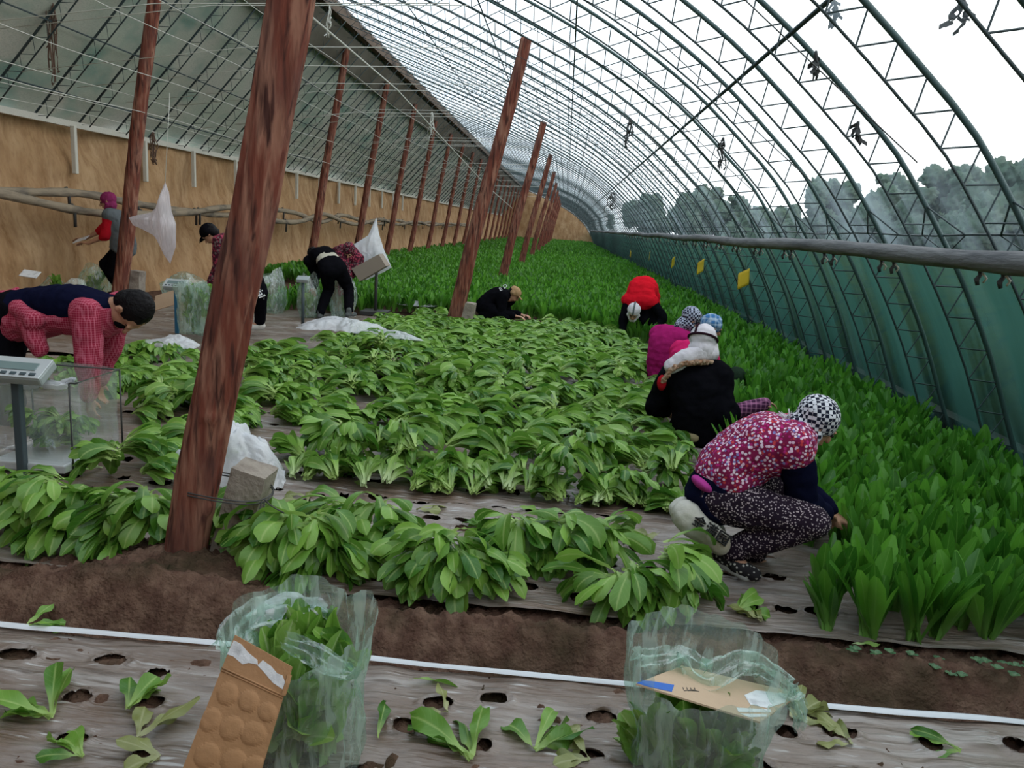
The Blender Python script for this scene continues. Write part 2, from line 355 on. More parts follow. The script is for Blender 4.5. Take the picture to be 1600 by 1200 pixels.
# film roof
pf0 = prof_dense(.15, -.02); ksp = max(i for i, q in enumerate(pf0) if q.z < 1.50); pf = pf0[ksp::2]+[pf0[-1]]; ys = np.arange(Y0, YEND+.1, .25)
V = np.zeros((len(ys), len(pf), 3)); 
for i, y in enumerate(ys):
    sag = .018*math.cos(2*math.pi*(y-.4))
    for j, p in enumerate(pf):
        V[i, j] = (p.x - sag*.8, y, p.z - sag*.6)
n2 = len(pf); idx = np.arange(len(ys)*n2).reshape(len(ys), n2)
Fq = np.stack([idx[:-1, :-1], idx[1:, :-1], idx[1:, 1:], idx[:-1, 1:]], -1).reshape(-1, 4)
tag(mesh_obj('ceiling', V.reshape(-1, 3), Fq, M['roof_film']), kind='structure')
# green skirt film along the foot of the roof
def film_grid(P_):
    V = np.zeros((len(ys), len(P_), 3))
    for i, y in enumerate(ys):
        sag = .030*math.cos(2*math.pi*(y-.4))+.03*noise.noise(Vector((0, y*1.7, 0)))
        for j, p_ in enumerate(P_): V[i, j] = (p_.x+.012-sag*.8*min(1, (1.52-p_.z)*4, p_.z*3+.1) if p_.z < 1.5 else p_.x+.002, y, p_.z)
    k = len(P_); idx = np.arange(len(ys)*k).reshape(len(ys), k)
    return V.reshape(-1, 3), np.stack([idx[:-1, :-1], idx[1:, :-1], idx[1:, 1:], idx[:-1, 1:]], -1).reshape(-1, 4)
V_, F_ = film_grid(pf0[:ksp+1]); tag(mesh_obj('wall_right', V_, F_, M['skirt_film']), kind='structure')
# back slope, inner quilt with a thickness
def strip(name, pts, mat_, y0=Y0, y1=YEND, n=60, kind='structure', wob=0.0):
    ysx = np.linspace(y0, y1, n); V = []
    for y in ysx:
        for j, (x, z) in enumerate(pts):
            q = wob*noise.noise(Vector((x*2, y*.9, z*2))) if wob else 0
            V.append((x+q, y, z+q*.5))
    m = len(pts); idx = np.arange(n*m).reshape(n, m)
    Fq = np.stack([idx[:-1, :-1], idx[1:, :-1], idx[1:, 1:], idx[:-1, 1:]], -1).reshape(-1, 4)
    o = mesh_obj(name, V, Fq, mat_); 
    if kind: tag(o, kind=kind)
    return o
bs = [(-7.75+2.75*t, 2.62+3.08*t) for t in np.linspace(0, 1, 9)]
strip('ceiling', bs+[(-5.1, 5.86), (-8.0, 2.75), (-7.75, 2.62)], M['quilt'], n=240, wob=.05)
# earth wall, battered and lumpy
yy = np.arange(Y0, YEND, .14); zz = np.linspace(-.3, 2.6, 22); V = []
for y in yy:
    for z in zz:
        b = .13*noise.fractal(Vector((0, y*.8, z*1.1)), 1.0, 2.0, 5)+.10*noise.noise(Vector((3, y*.35, z*.7)))
        V.append((-7.28-.16*z+b+(.10*max(0, .4-z)), y, z))
idx = np.arange(len(yy)*22).reshape(len(yy), 22)
Fq = np.stack([idx[:-1, :-1], idx[1:, :-1], idx[1:, 1:], idx[:-1, 1:]], -1).reshape(-1, 4)
tag(mesh_obj('wall_left', V, Fq, M['earth']), kind='structure')
# end walls
pe = [(p.x, p.z) for p in prof_dense(.5)]
for nm, y in (('wall_far', YEND), ('wall_near', Y0)):
    mb = MB(); pts = pe+[(-7.75, 2.62), (-8.0, -.2), (3.4, -.2)]; k = len(pts)
    mb.add([(x, y, z) for x, z in pts]+[(x, y+.3, z) for x, z in pts], [tuple(range(k)), tuple(range(2*k-1, k-1, -1))]+[(i, (i+1) % k, (i+1) % k+k, i+k) for i in range(k)])
    tag(mb.build(nm, M['earth'], smooth=False), kind='structure')
# ground: soil with the raised watering ridge across the beds
def soil_h(x, y):
    h = -.045
    if y < 2.36: h = -.035
    else:
        a = max(0, 1-abs(y-2.60)/.17); h = -.045+.10*(a*a*(3-2*a))
        a = max(0, 1-abs(y-2.40)/.09); h -= .05*a
    d = math.hypot((x+1.5)/.42, (y-2.84)/.30); h += .13*math.exp(-d*d)
    return h
def soil_full(x, y, c=1.0):
    return soil_h(x, y)+c*(.018*noise.fractal(Vector((x*6, y*6, 0)), .8, 2, 4)+.050*abs(noise.noise(Vector((x*17, y*17, 3))))**1.3+.030*abs(noise.noise(Vector((x*41, y*41, 3)))))
def grid(x0, x1, nx, y0, y1, ny, f):
    V = [(x, y, f(x, y)) for y in np.linspace(y0, y1, ny) for x in np.linspace(x0, x1, nx)]
    idx = np.arange(nx*ny).reshape(ny, nx)
    return V, np.stack([idx[:-1, :-1], idx[:-1, 1:], idx[1:, 1:], idx[1:, :-1]], -1).reshape(-1, 4)
V, Fq = grid(-3.2, 3.4, 420, 1.4, 3.4, 150, soil_full); tag(mesh_obj('floor', V, Fq, M['soil']), kind='structure')
V, Fq = grid(-7.6, 3.5, 130, 3.4, 16, 150, lambda x, y: -.05+.02*noise.noise(Vector((x*3, y*3, 0)))); tag(mesh_obj('floor', V, Fq, M['soil']), kind='structure')
V, Fq = grid(-8, 3.5, 12, 16, YEND+.3, 40, lambda x, y: -.05); tag(mesh_obj('floor', V, Fq, M['soil']), kind='structure')
V, Fq = grid(-8, 3.5, 12, Y0, 1.4, 8, lambda x, y: -.05); tag(mesh_obj('floor', V, Fq, M['soil']), kind='structure')
V, Fq = grid(-8, -3.2, 40, 1.4, 3.4, 20, soil_full); tag(mesh_obj('floor', V, Fq, M['soil']), kind='structure')
# mulch film sheets with planting holes torn through
def mulch(name, x0, x1, y0, y1, step, holes, hz=0.0, amp=.010):
    nx = int((x1-x0)/step); ny = int((y1-y0)/step)
    xs = np.linspace(x0, x1, nx); ysx = np.linspace(y0, y1, ny); V = []; keep = np.ones((ny, nx), bool)
    cell = {}
    for h in holes: cell.setdefault((int(h[0]//.3), int(h[1]//.3)), []).append(h)
    for j, y in enumerate(ysx):
        for i, x in enumerate(xs):
            x_, y_ = x, y; z = hz + amp*(1.2*noise.noise(Vector((x*1.8, y*11, 1)))+1.1*abs(noise.noise(Vector((x*3+.8*y, y*30, 7))))+.9*noise.noise(Vector((x*1.3, y*2.5, 2)))+.6*noise.noise(Vector((x*9, y*9, 5))))
            cx, cy = int(x//.3), int(y//.3)
            for a in (-1, 0, 1):
                for b in (-1, 0, 1):
                    for hx, hy, hr, asp in cell.get((cx+a, cy+b), ()):
                        d = math.hypot((x-hx)/(hr*asp), (y-hy)/hr)+.25*noise.noise(Vector((x*30, y*30, hx*9)))
                        if d < .58: keep[j, i] = False
                        elif d < 1: f_ = 1.02/max(d, .1); x_ = hx+(x-hx)*f_; y_ = hy+(y-hy)*f_; z += .004
                        elif d < 2.2: z += .012*math.exp(-(d-1.25)**2*14)-.012*math.exp(-(d-1)*3)
            V.append((x_, y_, z))
    idx = np.arange(nx*ny).reshape(ny, nx)
    Fq = np.stack([idx[:-1, :-1], idx[:-1, 1:], idx[1:, 1:], idx[1:, :-1]], -1).reshape(-1, 4)
    kk = (keep[:-1, :-1] & keep[:-1, 1:] & keep[1:, 1:] & keep[1:, :-1]).reshape(-1)
    o = mesh_obj(name, V, Fq[kk], M['mulch']); tag(o, kind='structure'); return o
def hole_rows(x0, x1, rows, dx=.27):
    H_ = []
    for k, y in enumerate(rows):
        x = x0+random.uniform(0, .15)
        while x < x1:
            H_.append((x+random.uniform(-.05, .05), y+random.uniform(-.035, .035), random.uniform(.024, .038), random.uniform(1.1, 1.8))); x += dx*random.uniform(.8, 1.2)
    return H_
mulch('floor', -2.9, 2.75, 1.25, 2.355, .0095, hole_rows(-2.9, 2.7, (1.4, 1.62, 1.82, 2.02, 2.2)), .0, .013)
mulch('floor', -3.3, 2.9, 2.83, 4.05, .015, hole_rows(-3.3, 1.3, (3.0, 3.3, 3.55, 3.72, 3.9), .22), .0, .014)
mulch('floor', -6.2, 1.5, 4.04, 7.0, .03, hole_rows(-3.5, 1.3, (4.2, 5.2, 5.5), .25), .0, .014)
mulch('floor', -6.4, 1.3, 7.12, 11.6, .06, [], .0, .018)
mb = MB(); xs = np.arange(-2.95, 2.8, .06)
V = []; 
for x in xs:
    wv = .010*noise.noise(Vector((x*1.5, 0, 0)))-.02*noise.noise(Vector((x*.6, 5, 0))); wd = .016+.010*noise.noise(Vector((x*2, 9, 0)))
    for a, b in ((-.6, .002), (0, .012), (.6, .010), (1, -.008)): V.append((x, 2.355+wv+a*wd, b+.006*noise.noise(Vector((x*3, 2, 0)))+.012))
idx = np.arange(len(xs)*4).reshape(len(xs), 4); Fq = np.stack([idx[:-1, :-1], idx[1:, :-1], idx[1:, 1:], idx[:-1, 1:]], -1).reshape(-1, 4)
tag(mesh_obj('trim_1', V, Fq, M['mulch_edge']), kind='structure')
# outside: bank and ground beyond the film
M['bank'] = mat('outside_bank', (.045, .075, .045), .95, .1, bump=(4, 1), var=[(1.2, (.055, .080, .040), (1, 1, 1), .4, .65), (5, (.02, .05, .045), (1, 1, 1), .5, .7)])
bk = [(3.45, -.3), (3.48, .15), (3.6, .45), (4.0, .85), (5.2, 1.1), (7, 1.2), (12, 1.25), (30, 1.3), (120, 1.3)]
strip('floor', bk, M['bank'], -20, 160, 120, wob=.12)
mb = MB()
for i in range(0, 38): mb.box((3.42, Y0+2.5*i+1.2, -.02), (.14, 2.5, .34))
tag(mb.build('baseboard_right', mat('foot_sill', (.05, .045, .045), .9, bump=(20, .6)), smooth=False), kind='structure')
# ---- steel arches ----
outer = prof_dense(.16, .015); inner = prof_dense(.16, .19)
def arch_parts(y):
    e = None
    mo = MB().tube([(p.x, y, p.z) for p in outer], .017, 6)
    mi = MB().tube([(p.x, y, p.z) for p in inner], .0085, 5)
    # zigzag by arc length
    def cum(L):
        c = [0]
        for a, b in zip(L, L[1:]): c.append(c[-1]+(b-a).length)
        return c
    co, ci = cum(outer), cum(inner)
    def at(L, c, s):
        s = min(max(s, 0), c[-1]-1e-4)
        for i in range(len(c)-1):
            if c[i+1] >= s: 
                t = (s-c[i])/(c[i+1]-c[i]); return L[i].lerp(L[i+1], t)
        return L[-1]
    mw = MB(); N = 44; T = co[-1]; TI = ci[-1]
    for k in range(N):
        a = at(outer, co, T*k/N); b = at(inner, ci, TI*(k+.42)/N); c = at(outer, co, T*(k+1)/N)
        mw.tube([(a.x, y, a.z), (b.x, y, b.z)], .0052, 4, cap=False); mw.tube([(b.x, y, b.z), (c.x, y, c.z)], .0052, 4, cap=False)
    return mo, mi, mw
A0 = empty('roof_arch', (3.33, 0, 0), 'arched steel roof truss', 'roof truss')
for (nm, m_), mb in zip((('outer_chord', 'steel'), ('inner_chord', 'steel_thin'), ('web', 'steel_thin')), arch_parts(0)): mb.build(nm, M[m_], A0)
arch_ys = [1.4+i for i in range(0, 88)]
lab = {3: 'green steel roof arch nearest the camera, sweeping over the top right corner'}
for i_, w__ in enumerate('second third fourth fifth sixth seventh eighth ninth tenth eleventh twelfth'.split()): lab[4+i_] = w__+' green steel roof arch from the camera, counted along the thick grey pipe'
for i, y in enumerate(arch_ys):
    o = A0 if i == 0 else copy_tree(A0)
    o.location = (3.33, y, 0)
    if i in lab: o['label'] = lab[i]; o['group'] = 'roof arches'
    elif i < 3: o['label'] = 'curved steel roof truss overhead at the near end'; o['group'] = 'overhead roof arches'
    else: o['label'] = 'slim arched steel truss in the long row receding under the plastic roof'; o['group'] = 'roof arches receding down the greenhouse'
# back-slope rafters: paired dark rods with lacing
r0 = Vector((-7.62, 0, 2.60)); r1 = Vector((-5.02, 0, 5.55)); ad = (r1-r0).normalized(); nn = Vector((ad.z, 0, -ad.x))
B0 = empty('back_slope_rafter', (-7.62, 0, 2.6), 'laced steel rafter', 'rafter')
MB().tube([r0, r1], .016, 6).build('upper_chord', M['steel_thin'], B0)
MB().tube([r0+nn*.16+ad*.1, r1+nn*.16], .010, 5).build('lower_chord', M['steel_thin'], B0)
mw = MB(); L = (r1-r0).length
for k in range(14):
    a = r0+ad*(L*k/14); b = r0+nn*.16+ad*(L*(k+.5)/14); c = r0+ad*(L*(k+1)/14); mw.tube([a, b, c], .005, 4, cap=False)
mw.build('lacing', M['steel_thin'], B0)
for i, y in enumerate([1.9+i for i in range(0, 87)]):
    o = B0 if i == 0 else copy_tree(B0); o.location = (-7.62, y, 2.6)
    o['label'] = 'dark laced steel rafter on the grey-green back slope'; o['group'] = 'rafters on the back slope'
# long purlins and wires
def line(name, pts, r, m_, label, cat, group=None, n=5):
    o = MB().tube(pts, r, n).build(name, M[m_], loc=pts[0]); tag(o, label, cat, group); return o
def rat(k, off=.0):
    "profile point where x = k*(z-1.5)"
    best = min(prof_dense(.02, .02), key=lambda p: abs(p.x-k*(p.z-H)) if p.z > H else 9e9); return best
p = rat(1.026); line('purlin', [(p.x-.03, Y0+.1, p.z-.03), (p.x-.03, YEND, p.z-.03)], .016, 'steel_thin', 'dark steel purlin running diagonally across the right side of the roof', 'purlin')
for k, lb in ((-.02, 'thin roof purlin running along the middle of the plastic roof'), (-.45, 'thin roof purlin between the middle and the ridge'), (-.8, 'thin roof purlin close below the ridge board')):
    p = rat(k); line('purlin', [(p.x-.02, Y0+.1, p.z-.14), (p.x-.02, YEND, p.z-.14)], .009, 'steel_thin', lb, 'purlin')
for j, t in enumerate((.12, .36, .60, .84)):
    q = r0.lerp(r1, t)+nn*.02
    line('back_purlin', [(q.x, Y0+.1, q.z), (q.x, YEND, q.z)], .011, 'steel_thin', ['lowest', 'second lowest', 'second highest', 'highest'][j]+' lengthwise steel rod on the grey-green back slope', 'purlin')
# ridge board
mb = MB(); mb.box((-5.02, 45, 5.60), (.16, 95, .26)); o = mb.build('ridge_board', M['board'], smooth=False, loc=(-5.02, 45, 5.6)); tag(o, 'dark brown board along the ridge above the post tops', 'board')
mb = MB(); qm = Matrix.Rotation(math.radians(49.8), 3, 'Y')
c = r0.lerp(r1, .87)+nn*.035; mb.box((c.x, 44.8, c.z), (.72, 92.6, .02), Matrix.Rotation(-math.atan2(ad.z, ad.x), 3, 'Y'))
o = mb.build('rolled_quilt_flap', mat('brown_quilt', (.13, .115, .09), .9, bump=(3, 1, (1, .7, 1)), var=(1.2, (.20, .18, .15), (1, .5, 1), .4, .6)), smooth=False, loc=(c.x, 45, c.z)); tag(o, 'brown quilt strip hanging under the ridge board', 'cover')
# wall-top rail and short pillars
MB().box((-7.60, 45, 2.58), (.09, 95, .09)).build('wall_rail', M['palec'], smooth=False, loc=(-7.6, 45, 2.58)); tag(bpy.data.objects['wall_rail'], 'long white rail along the top of the earth wall', 'rail')
PL = [7.6, 9.6, 11.6, 13.6, 15.4, 17.4, 19.4, 21.4, 23.4, 25.4, 27.4, 29.4, 31.4, 33.4, 35.4]
o0 = None
for i, y in enumerate(PL):
    if o0 is None:
        o0 = MB().bbox((-7.50, y, 2.20), (.07, .07, .70), b=.01).build('wall_pillar', M['palec'], smooth=False, loc=(-7.5, y, 1.85)); o = o0
    else: o = o0.copy(); col.objects.link(o); o.location = (-7.5, y, 1.85)
    g = {2: 'short white pillar under the rail at the far left of the photo', 3: 'short white pillar behind the leaning post at left', 4: 'short white pillar just left of the big front post', 5: 'short white pillar beside the big front post'}
    tag(o, g.get(i, 'short white concrete pillar set in the earth wall under the rail'), 'pillar', 'pillars under the wall rail')
# ---- grey roller pipe on the right, clips, tie wire ----
pts = [(2.2+.03*math.sin(y*.5), y, 1.485+.012*math.sin(y*1.1)) for y in np.arange(-.5, 70, .5)]
pr_ = empty('roller_pipe', (2.2, 3.6, 1.45), 'thick grey pipe hanging along the right side at eye level', 'pipe')
MB().tube(pts, [.058+.005*math.sin(i*2.3) for i in range(len(pts))], 14).build('pipe', M['pipe'], pr_)
c0 = empty('pipe_clip', (2.2, 4.2, 1.43), 'x', 'clip')
MB().tube([(2.2, 4.2, 1.44), (2.205, 4.2, 1.40), (2.19, 4.2, 1.375), (2.2, 4.2, 1.345)], [.014, .011, .014, .010], 7).build('clip_body', M['dwire'], c0)
MB().tube([(2.2, 4.17, 1.41), (2.225, 4.17, 1.385), (2.22, 4.185, 1.36)], .006, 6).build('white_tie', M['palec'], c0)
cy = [4.10, 4.32]+sum([[5.4+1.15*i, 5.6+1.17*i] for i in range(9)], [])+[16+1.3*i for i in range(12)]
for i, y in enumerate(cy):
    o = c0 if i == 0 else copy_tree(c0); o.location = (2.2+.03*math.sin(y*.5), y, 1.43)
    o['label'] = ['dark clip under the right end of the grey pipe, further right of the pair', 'dark clip under the right end of the grey pipe, left of the pair'][i] if i < 2 else 'small dark clip hanging under the grey pipe, further down the line'
    o['group'] = 'clips under the grey pipe'
tw = [(2.50, y, 1.62+.008*math.sin(y*3)) for y in np.arange(-.5, 60, .5)]
line('tie_wire', tw, .007, 'steel_thin', 'dark tie wire just above the grey pipe', 'wire')
def brace(y):
    mb = MB()
    for s in (-.30, .30): mb.tube([(2.50, y+s, 1.62), (2.36, y, 1.80)], .006, 5); mb.tube([(2.50, y+s, 1.62), (2.55, y, 1.50)], .004, 5)
    return mb
b0 = brace(0).build('tie_brace', M['steel_thin'], loc=(2.5, 0, 1.62))
for i, y in enumerate([3.4+i for i in range(26)]):
    o = b0 if i == 0 else b0.copy()
    if i: col.objects.link(o)
    o.location = (2.5, y, 1.62); tag(o, 'small diagonal steel brace above the grey pipe', 'brace', 'braces on the tie wire')
# ---- wooden posts ----
def bark_post(name, base, top, r0_, r1_, seed, n=40, rings=120, parent=None, loc=None, lump=.010):
    base = Vector(base); top = Vector(top); ax = (top-base).normalized(); u = ax.cross(Vector((0, 1, 0))).normalized(); v = ax.cross(u); L = (top-base).length
    knots = [(random.uniform(.08, .95)*L, random.uniform(0, 6.28)) for _ in range(9)]
    V = []
    for i in range(rings):
        t = i/(rings-1); s = t*L; r = r0_+(r1_-r0_)*t
        bend = u*(.012*math.sin(s*1.7+seed))+v*(.010*math.sin(s*2.3+seed))
        for k in range(n):
            th = 2*math.pi*k/n; 
            q = lump*noise.noise(Vector((math.cos(th)*3.5, math.sin(th)*3.5, s*1.5+seed*7)))+.5*lump*noise.noise(Vector((math.cos(th)*9, math.sin(th)*9, s*4+seed*3)))
            for ks, kt in knots:
                da = (th-kt+math.pi) % (2*math.pi)-math.pi; dd = math.hypot(da*r, s-ks)
                if dd < .06: q += .016*math.exp(-(dd/.022)**2)-.010*math.exp(-(dd/.008)**2)
            V.append(base+ax*s+bend+(u*math.cos(th)+v*math.sin(th))*(r+q))
    idx = np.arange(rings*n).reshape(rings, n); Fc = []
    for i in range(rings-1):
        for k in range(n): Fc.append((idx[i, k], idx[i, (k+1) % n], idx[i+1, (k+1) % n], idx[i+1, k]))
    Fc.append(tuple(int(q) for q in idx[-1])); Fc.append(tuple(int(q) for q in idx[0][::-1]))
    return mesh_obj(name, [tuple(p) for p in V], [tuple(int(a) for a in f) for f in Fc], M['bark'], parent, loc=loc)
t = bark_post('wooden_post', (-1.53, 2.96, -.12), (-.74, 2.96, 4.0), .083, .080, 1, 72, 420, loc=(-1.55, 2.96, 0), lump=.014)
tag(t, 'thick red-barked wooden post leaning across the left foreground', 'post')
Bys = [11.1, 19.3, 27.5, 35.7, 43.9, 52.1, 60, 68, 76]
for i, y in enumerate(Bys):
    if i == 0: ob = bark_post('wooden_post', (-1.58, y, -.1), (-.74, y, 3.98), .115, .075, 5, 32, 90, loc=(-1.6, y, 0)); src = ob
    else: ob = src.copy(); col.objects.link(ob); ob.location = (-1.6, y, 0)
    ob['label'] = ['leaning brown wooden post in the middle, with a concrete stub at its foot', 'leaning wooden post right behind the crouching worker in the tan cap', 'third leaning post of the middle row'][i] if i < 3 else 'distant leaning wooden post in the middle row'
    ob['category'] = 'post'; ob['group'] = 'leaning posts of the middle row'
Ays = [10.2]+[14.2+4*i for i in range(19)]
for i, y in enumerate(Ays):
    if i == 0: ob = bark_post('wooden_post', (-6.12, y, -.1), (-5.25, y, 5.2), .10, .075, 9, 24, 80, loc=(-6.1, y, 0)); s2 = ob
    else: ob = s2.copy(); col.objects.link(ob); ob.location = (-6.1, y, 0)
    ob['label'] = ['leaning brown post on the far left in front of the worker in the grey apron', 'brown post of the back row hidden behind the big front post', 'tall brown post of the back row just left of the bending worker in black', 'brown post of the back row just right of the bending worker in black'][i] if i < 4 else 'brown wooden post in the back row near the earth wall'
    ob['category'] = 'post'; ob['group'] = 'posts of the back row'
# concrete stubs
def stub(base, top, w, label, wire=True):
    base = Vector(base); top = Vector(top); ax = (top-base).normalized(); c = (base+top)/2
    e = empty('concrete_stub', base, label, 'concrete block')
    xr = Vector((0, 1, 0)).cross(ax).normalized(); yv = ax.cross(xr); Mx = Matrix([xr, yv, ax]).transposed()
    mb = MB(); bm = bmesh.new(); bmesh.ops.create_cube(bm, size=1); bmesh.ops.subdivide_edges(bm, edges=bm.edges[:], cuts=7, use_grid_fill=True)
    for v_ in bm.verts:
        p = Vector((v_.co.x*w, v_.co.y*w, v_.co.z*(top-base).length)); p += Vector((noise.noise(p*14), noise.noise(p*14+Vector((5, 0, 0))), noise.noise(p*14+Vector((0, 9, 0)))))*.008; v_.co = c+Mx @ p
    mb.add([v_.co for v_ in bm.verts], [[v_.index for v_ in f.verts] for f in bm.faces]); bm.free(); mb.build('block', M['concrete'], e, smooth=False); return e
e = stub((-1.385, 3.06, -.12), (-1.245, 3.06, .42), .15, 'grey concrete stub wired to the foot of the big front post')
mb = MB()
for k in range(2):
    z = .335+.012*k; pts = []
    for a in range(33):
        th = 2*math.pi*a/32; pts.append((-1.36+.205*math.cos(th), 3.01+.155*math.sin(th), z+.02*math.cos(th)*-1+.006*math.sin(3*th)))
    mb.tube(pts, .0032, 5)
mb.tube([(-1.16, 2.94, .33), (-1.13, 2.93, .31), (-1.10, 2.92, .30), (-1.07, 2.93, .28)], .003, 5)
mb.tube([(-1.16, 2.94, .32), (-1.15, 2.92, .22), (-1.13, 2.94, .10)], .003, 5)
mb.tube([(-1.17, 2.94, .32), (-1.19, 2.92, .20), (-1.17, 2.93, .08)], .003, 5)
o = mb.build('binding_wire', M['dwire'], loc=(-1.36, 3.0, .33)); tag(o, 'rusty wire tying the big front post to its concrete stub', 'wire')
stub((-1.38, 11.15, -.1), (-1.33, 11.15, .36), .20, 'concrete stub at the foot of the middle leaning post')
stub((-5.93, 10.35, -.1), (-5.88, 10.35, .56), .17, 'pale concrete stub beside the post in front of the worker with the tablet')
# ---- two rolled covers along the earth wall ----
def roll(name, pts_, label):
    k = []; P_ = [Vector(p) for p in pts_]
    for i in range(len(P_)-1):
        p0 = P_[max(i-1, 0)]; p1 = P_[i]; p2 = P_[i+1]; p3 = P_[min(i+2, len(P_)-1)]
        for s in range(6):
            t_ = s/6; k.append(.5*((2*p1)+(p2-p0)*t_+(2*p0-5*p1+4*p2-p3)*t_*t_+(3*p1-p0-3*p2+p3)*t_**3))
    e = empty(name, k[0], label, 'hose')
    MB().tube(k, [.060*(1+.12*math.sin(i*1.9)) for i in range(len(k))], 10).build('cover_roll', M['wood_pipe'], e)
    for i in range(4, len(k)-2, 7):
        q = k[i]; MB().tube([q+Vector((0, 0, .08)), q+Vector((.03, .02, -.05)), q+Vector((.01, .05, -.24))], .022, 6).build('hanging_tie', M['dwire'], e)
    return e
ya = [6, 9.0, 10.9, 12.4, 14.1, 16, 18, 20, 22, 24, 26, 29, 32, 36, 40, 46, 52, 60]
roll('rolled_cover', [(-6.95, y, [1.75, 1.51, 1.31, 1.30, 1.36, 1.50, 1.27, 1.25, 1.48, 1.3, 1.22, 1.42, 1.25, 1.4, 1.25, 1.4, 1.3, 1.35][i]) for i, y in enumerate(ya)], 'thick grey-brown rolled cover sagging along the earth wall, the lower of the two')
roll('rolled_cover', [(-7.02, y, [1.5, 1.50, 1.56, 1.46, 1.38, 1.34, 1.50, 1.46, 1.25, 1.48, 1.38, 1.25, 1.42, 1.25, 1.4, 1.25, 1.4, 1.3][i]) for i, y in enumerate(ya)], 'thinner grey-brown rolled cover along the earth wall, the upper one at left')
# ---- strings ----
line('white_rope', [P(470, 12, 9), P(620, 140, 13), P(690, 215, 17), P(760, 290, 25), P(800, 325, 40)], .013, 'wire', 'taut white rope running diagonally below the ridge', 'rope')
k = 0
for x, z in ((-4.7, 3.4), (-5.2, 3.0), (-5.9, 2.85), (-6.4, 2.72), (-4.2, 3.5), (-3.2, 3.45), (-6.7, 2.60), (-5.6, 2.62)):
    line('lengthwise_string', [(x, y, z-.03*math.sin(y)) for y in np.arange(2, 60, 1.0)], .0045, 'wire', 'thin pale string stretched lengthwise in front of the back slope', 'string', 'lengthwise strings', 4)
for i, y in enumerate([6.3, 7.4, 8.6, 9.7, 10.8, 12, 13.2, 14.5, 16, 17.5, 19, 20.5, 22, 24, 26, 28, 30, 32.5, 35, 38, 41, 45, 50]):
    z = 2.85+.5*random.random()
    line('cross_string', [(-6.9, y, z), (-4, y+.1, z+.45), (-1.2, y, z+.55)], .0042, 'wire', 'thin pale string stretched across the greenhouse from the back slope', 'string', 'crosswise strings', 4)
for i, y in enumerate([4.9, 6.9, 8.9, 10.9, 13, 16, 20, 25]):
    line('roof_wire', [(-.9, y, 3.75), (.6, y, 3.12), (2.05, y, 2.02)], .004, 'dwire', 'thin dark wire stretched below the plastic roof on the right', 'wire', 'dark wires under the roof', 4)
# ---- yellow sticky traps ----
for i, (px, py, Y) in enumerate([(1162, 436, 10.3), (1095, 417, 13.5), (1052, 410, 17), (1015, 400, 21.8), (985, 397, 28)]):
    p = P(px, py, Y); e = empty('sticky_trap', p+Vector((0, 0, -.14)), ['nearest yellow sticky trap hanging on the right side', 'second nearest yellow sticky trap on the right', 'middle one of the five yellow sticky traps', 'fourth yellow sticky trap from the camera', 'farthest and smallest yellow sticky trap'][i], 'insect trap', 'yellow sticky traps')
    mb = MB(); V = []; n_ = 6
    for a in range(n_):
        for b in range(n_):
            u_ = (a/(n_-1)-.5)*.18; w_ = (b/(n_-1)-.5)*.21; ang = .5+i*.3
            V.append(p+Vector((u_*math.cos(ang), u_*math.sin(ang)+.03*math.sin(w_*12+i), w_+.04*u_/.1)))
    Fc = [(a*n_+b, (a+1)*n_+b, (a+1)*n_+b+1, a*n_+b+1) for a in range(n_-1) for b in range(n_-1)]
    o = mesh_obj('card', V, Fc, M.setdefault('yellow', mat('yellow_card', (.55, .36, .015), .6)), e)
    md = o.modifiers.new('t', 'SOLIDIFY'); md.thickness = .004
    MB().tube([p+Vector((0, 0, .12)), p+Vector((.01, 0, .30)), (2.2, Y, 1.5)], .003, 4).build('string', M['dwire'], e)
# ---- dried vines ----
def vine(px, py, Y, L, n, spread, label, col_='dryvine'):
    p = P(px, py, Y); mb = MB(); rnd = random.Random(int(px))
    for k in range(n):
        q = p.copy(); pts = [q.copy()]; st = L/9; rr = rnd.uniform(.6, 1)
        for s in range(int(9*rr)):
            q = q+Vector((rnd.uniform(-1, 1)*spread, rnd.uniform(-1, 1)*spread, -st)); pts.append(q.copy())
        mb.tube(pts, [rnd.uniform(.004, .012) for _ in pts], 5)
        for s in range(3):
            c = rnd.choice(pts); a = rnd.uniform(.02, .05); d = Vector((rnd.uniform(-1, 1), rnd.uniform(-1, 1), -1)).normalized()*a*1.6
            mb.add([c, c+Vector((a*.5, 0, 0))+d*.5, c+d, c+Vector((-a*.4, .01, 0))+d*.5], [(0, 1, 2, 3)])
    o = mb.build('dried_vine', M[col_], loc=p); tag(o, label, 'dried plant'); return o
M['dryvine'] = mat('dry_vine', (.15, .095, .07), .9, bump=(30, .5)); M['darkvine'] = mat('dark_vine', (.05, .05, .05), .9)
vine(78, -30, 10, 1.35, 9, .035, 'large dried brown vine hanging at the upper left')
vine(240, 205, 12.5, .55, 10, .03, 'tuft of dry straw hanging over the earth wall beside the leaning post')
vine(1275, 80, 5.2, .22, 4, .012, 'dead vine scrap on the roof truss at the upper right', 'darkvine')
vine(1341, 190, 5.4, .18, 3, .010, 'thin dead stem on a truss web at the right', 'darkvine')
vine(1505, 0, 4.2, .16, 4, .018, 'dead vine scrap at the top right corner', 'darkvine')
vine(1303, 0, 5.5, .14, 4, .02, 'dead vine scrap caught on the diagonal purlin', 'darkvine')
vine(985, 185, 10, .4, 4, .02, 'dead vine scrap hanging from the middle of the roof', 'darkvine')
vine(1130, 215, 8, .35, 3, .02, 'dead stem dangling right of the roof middle', 'darkvine')
vine(958, 300, 18, .5, 6, .07, 'tangle of dead vine on the purlin far down the greenhouse', 'darkvine')
vine(515, 10, 11, .5, 3, .02, 'pale string tuft hanging near the ridge', 'wire')
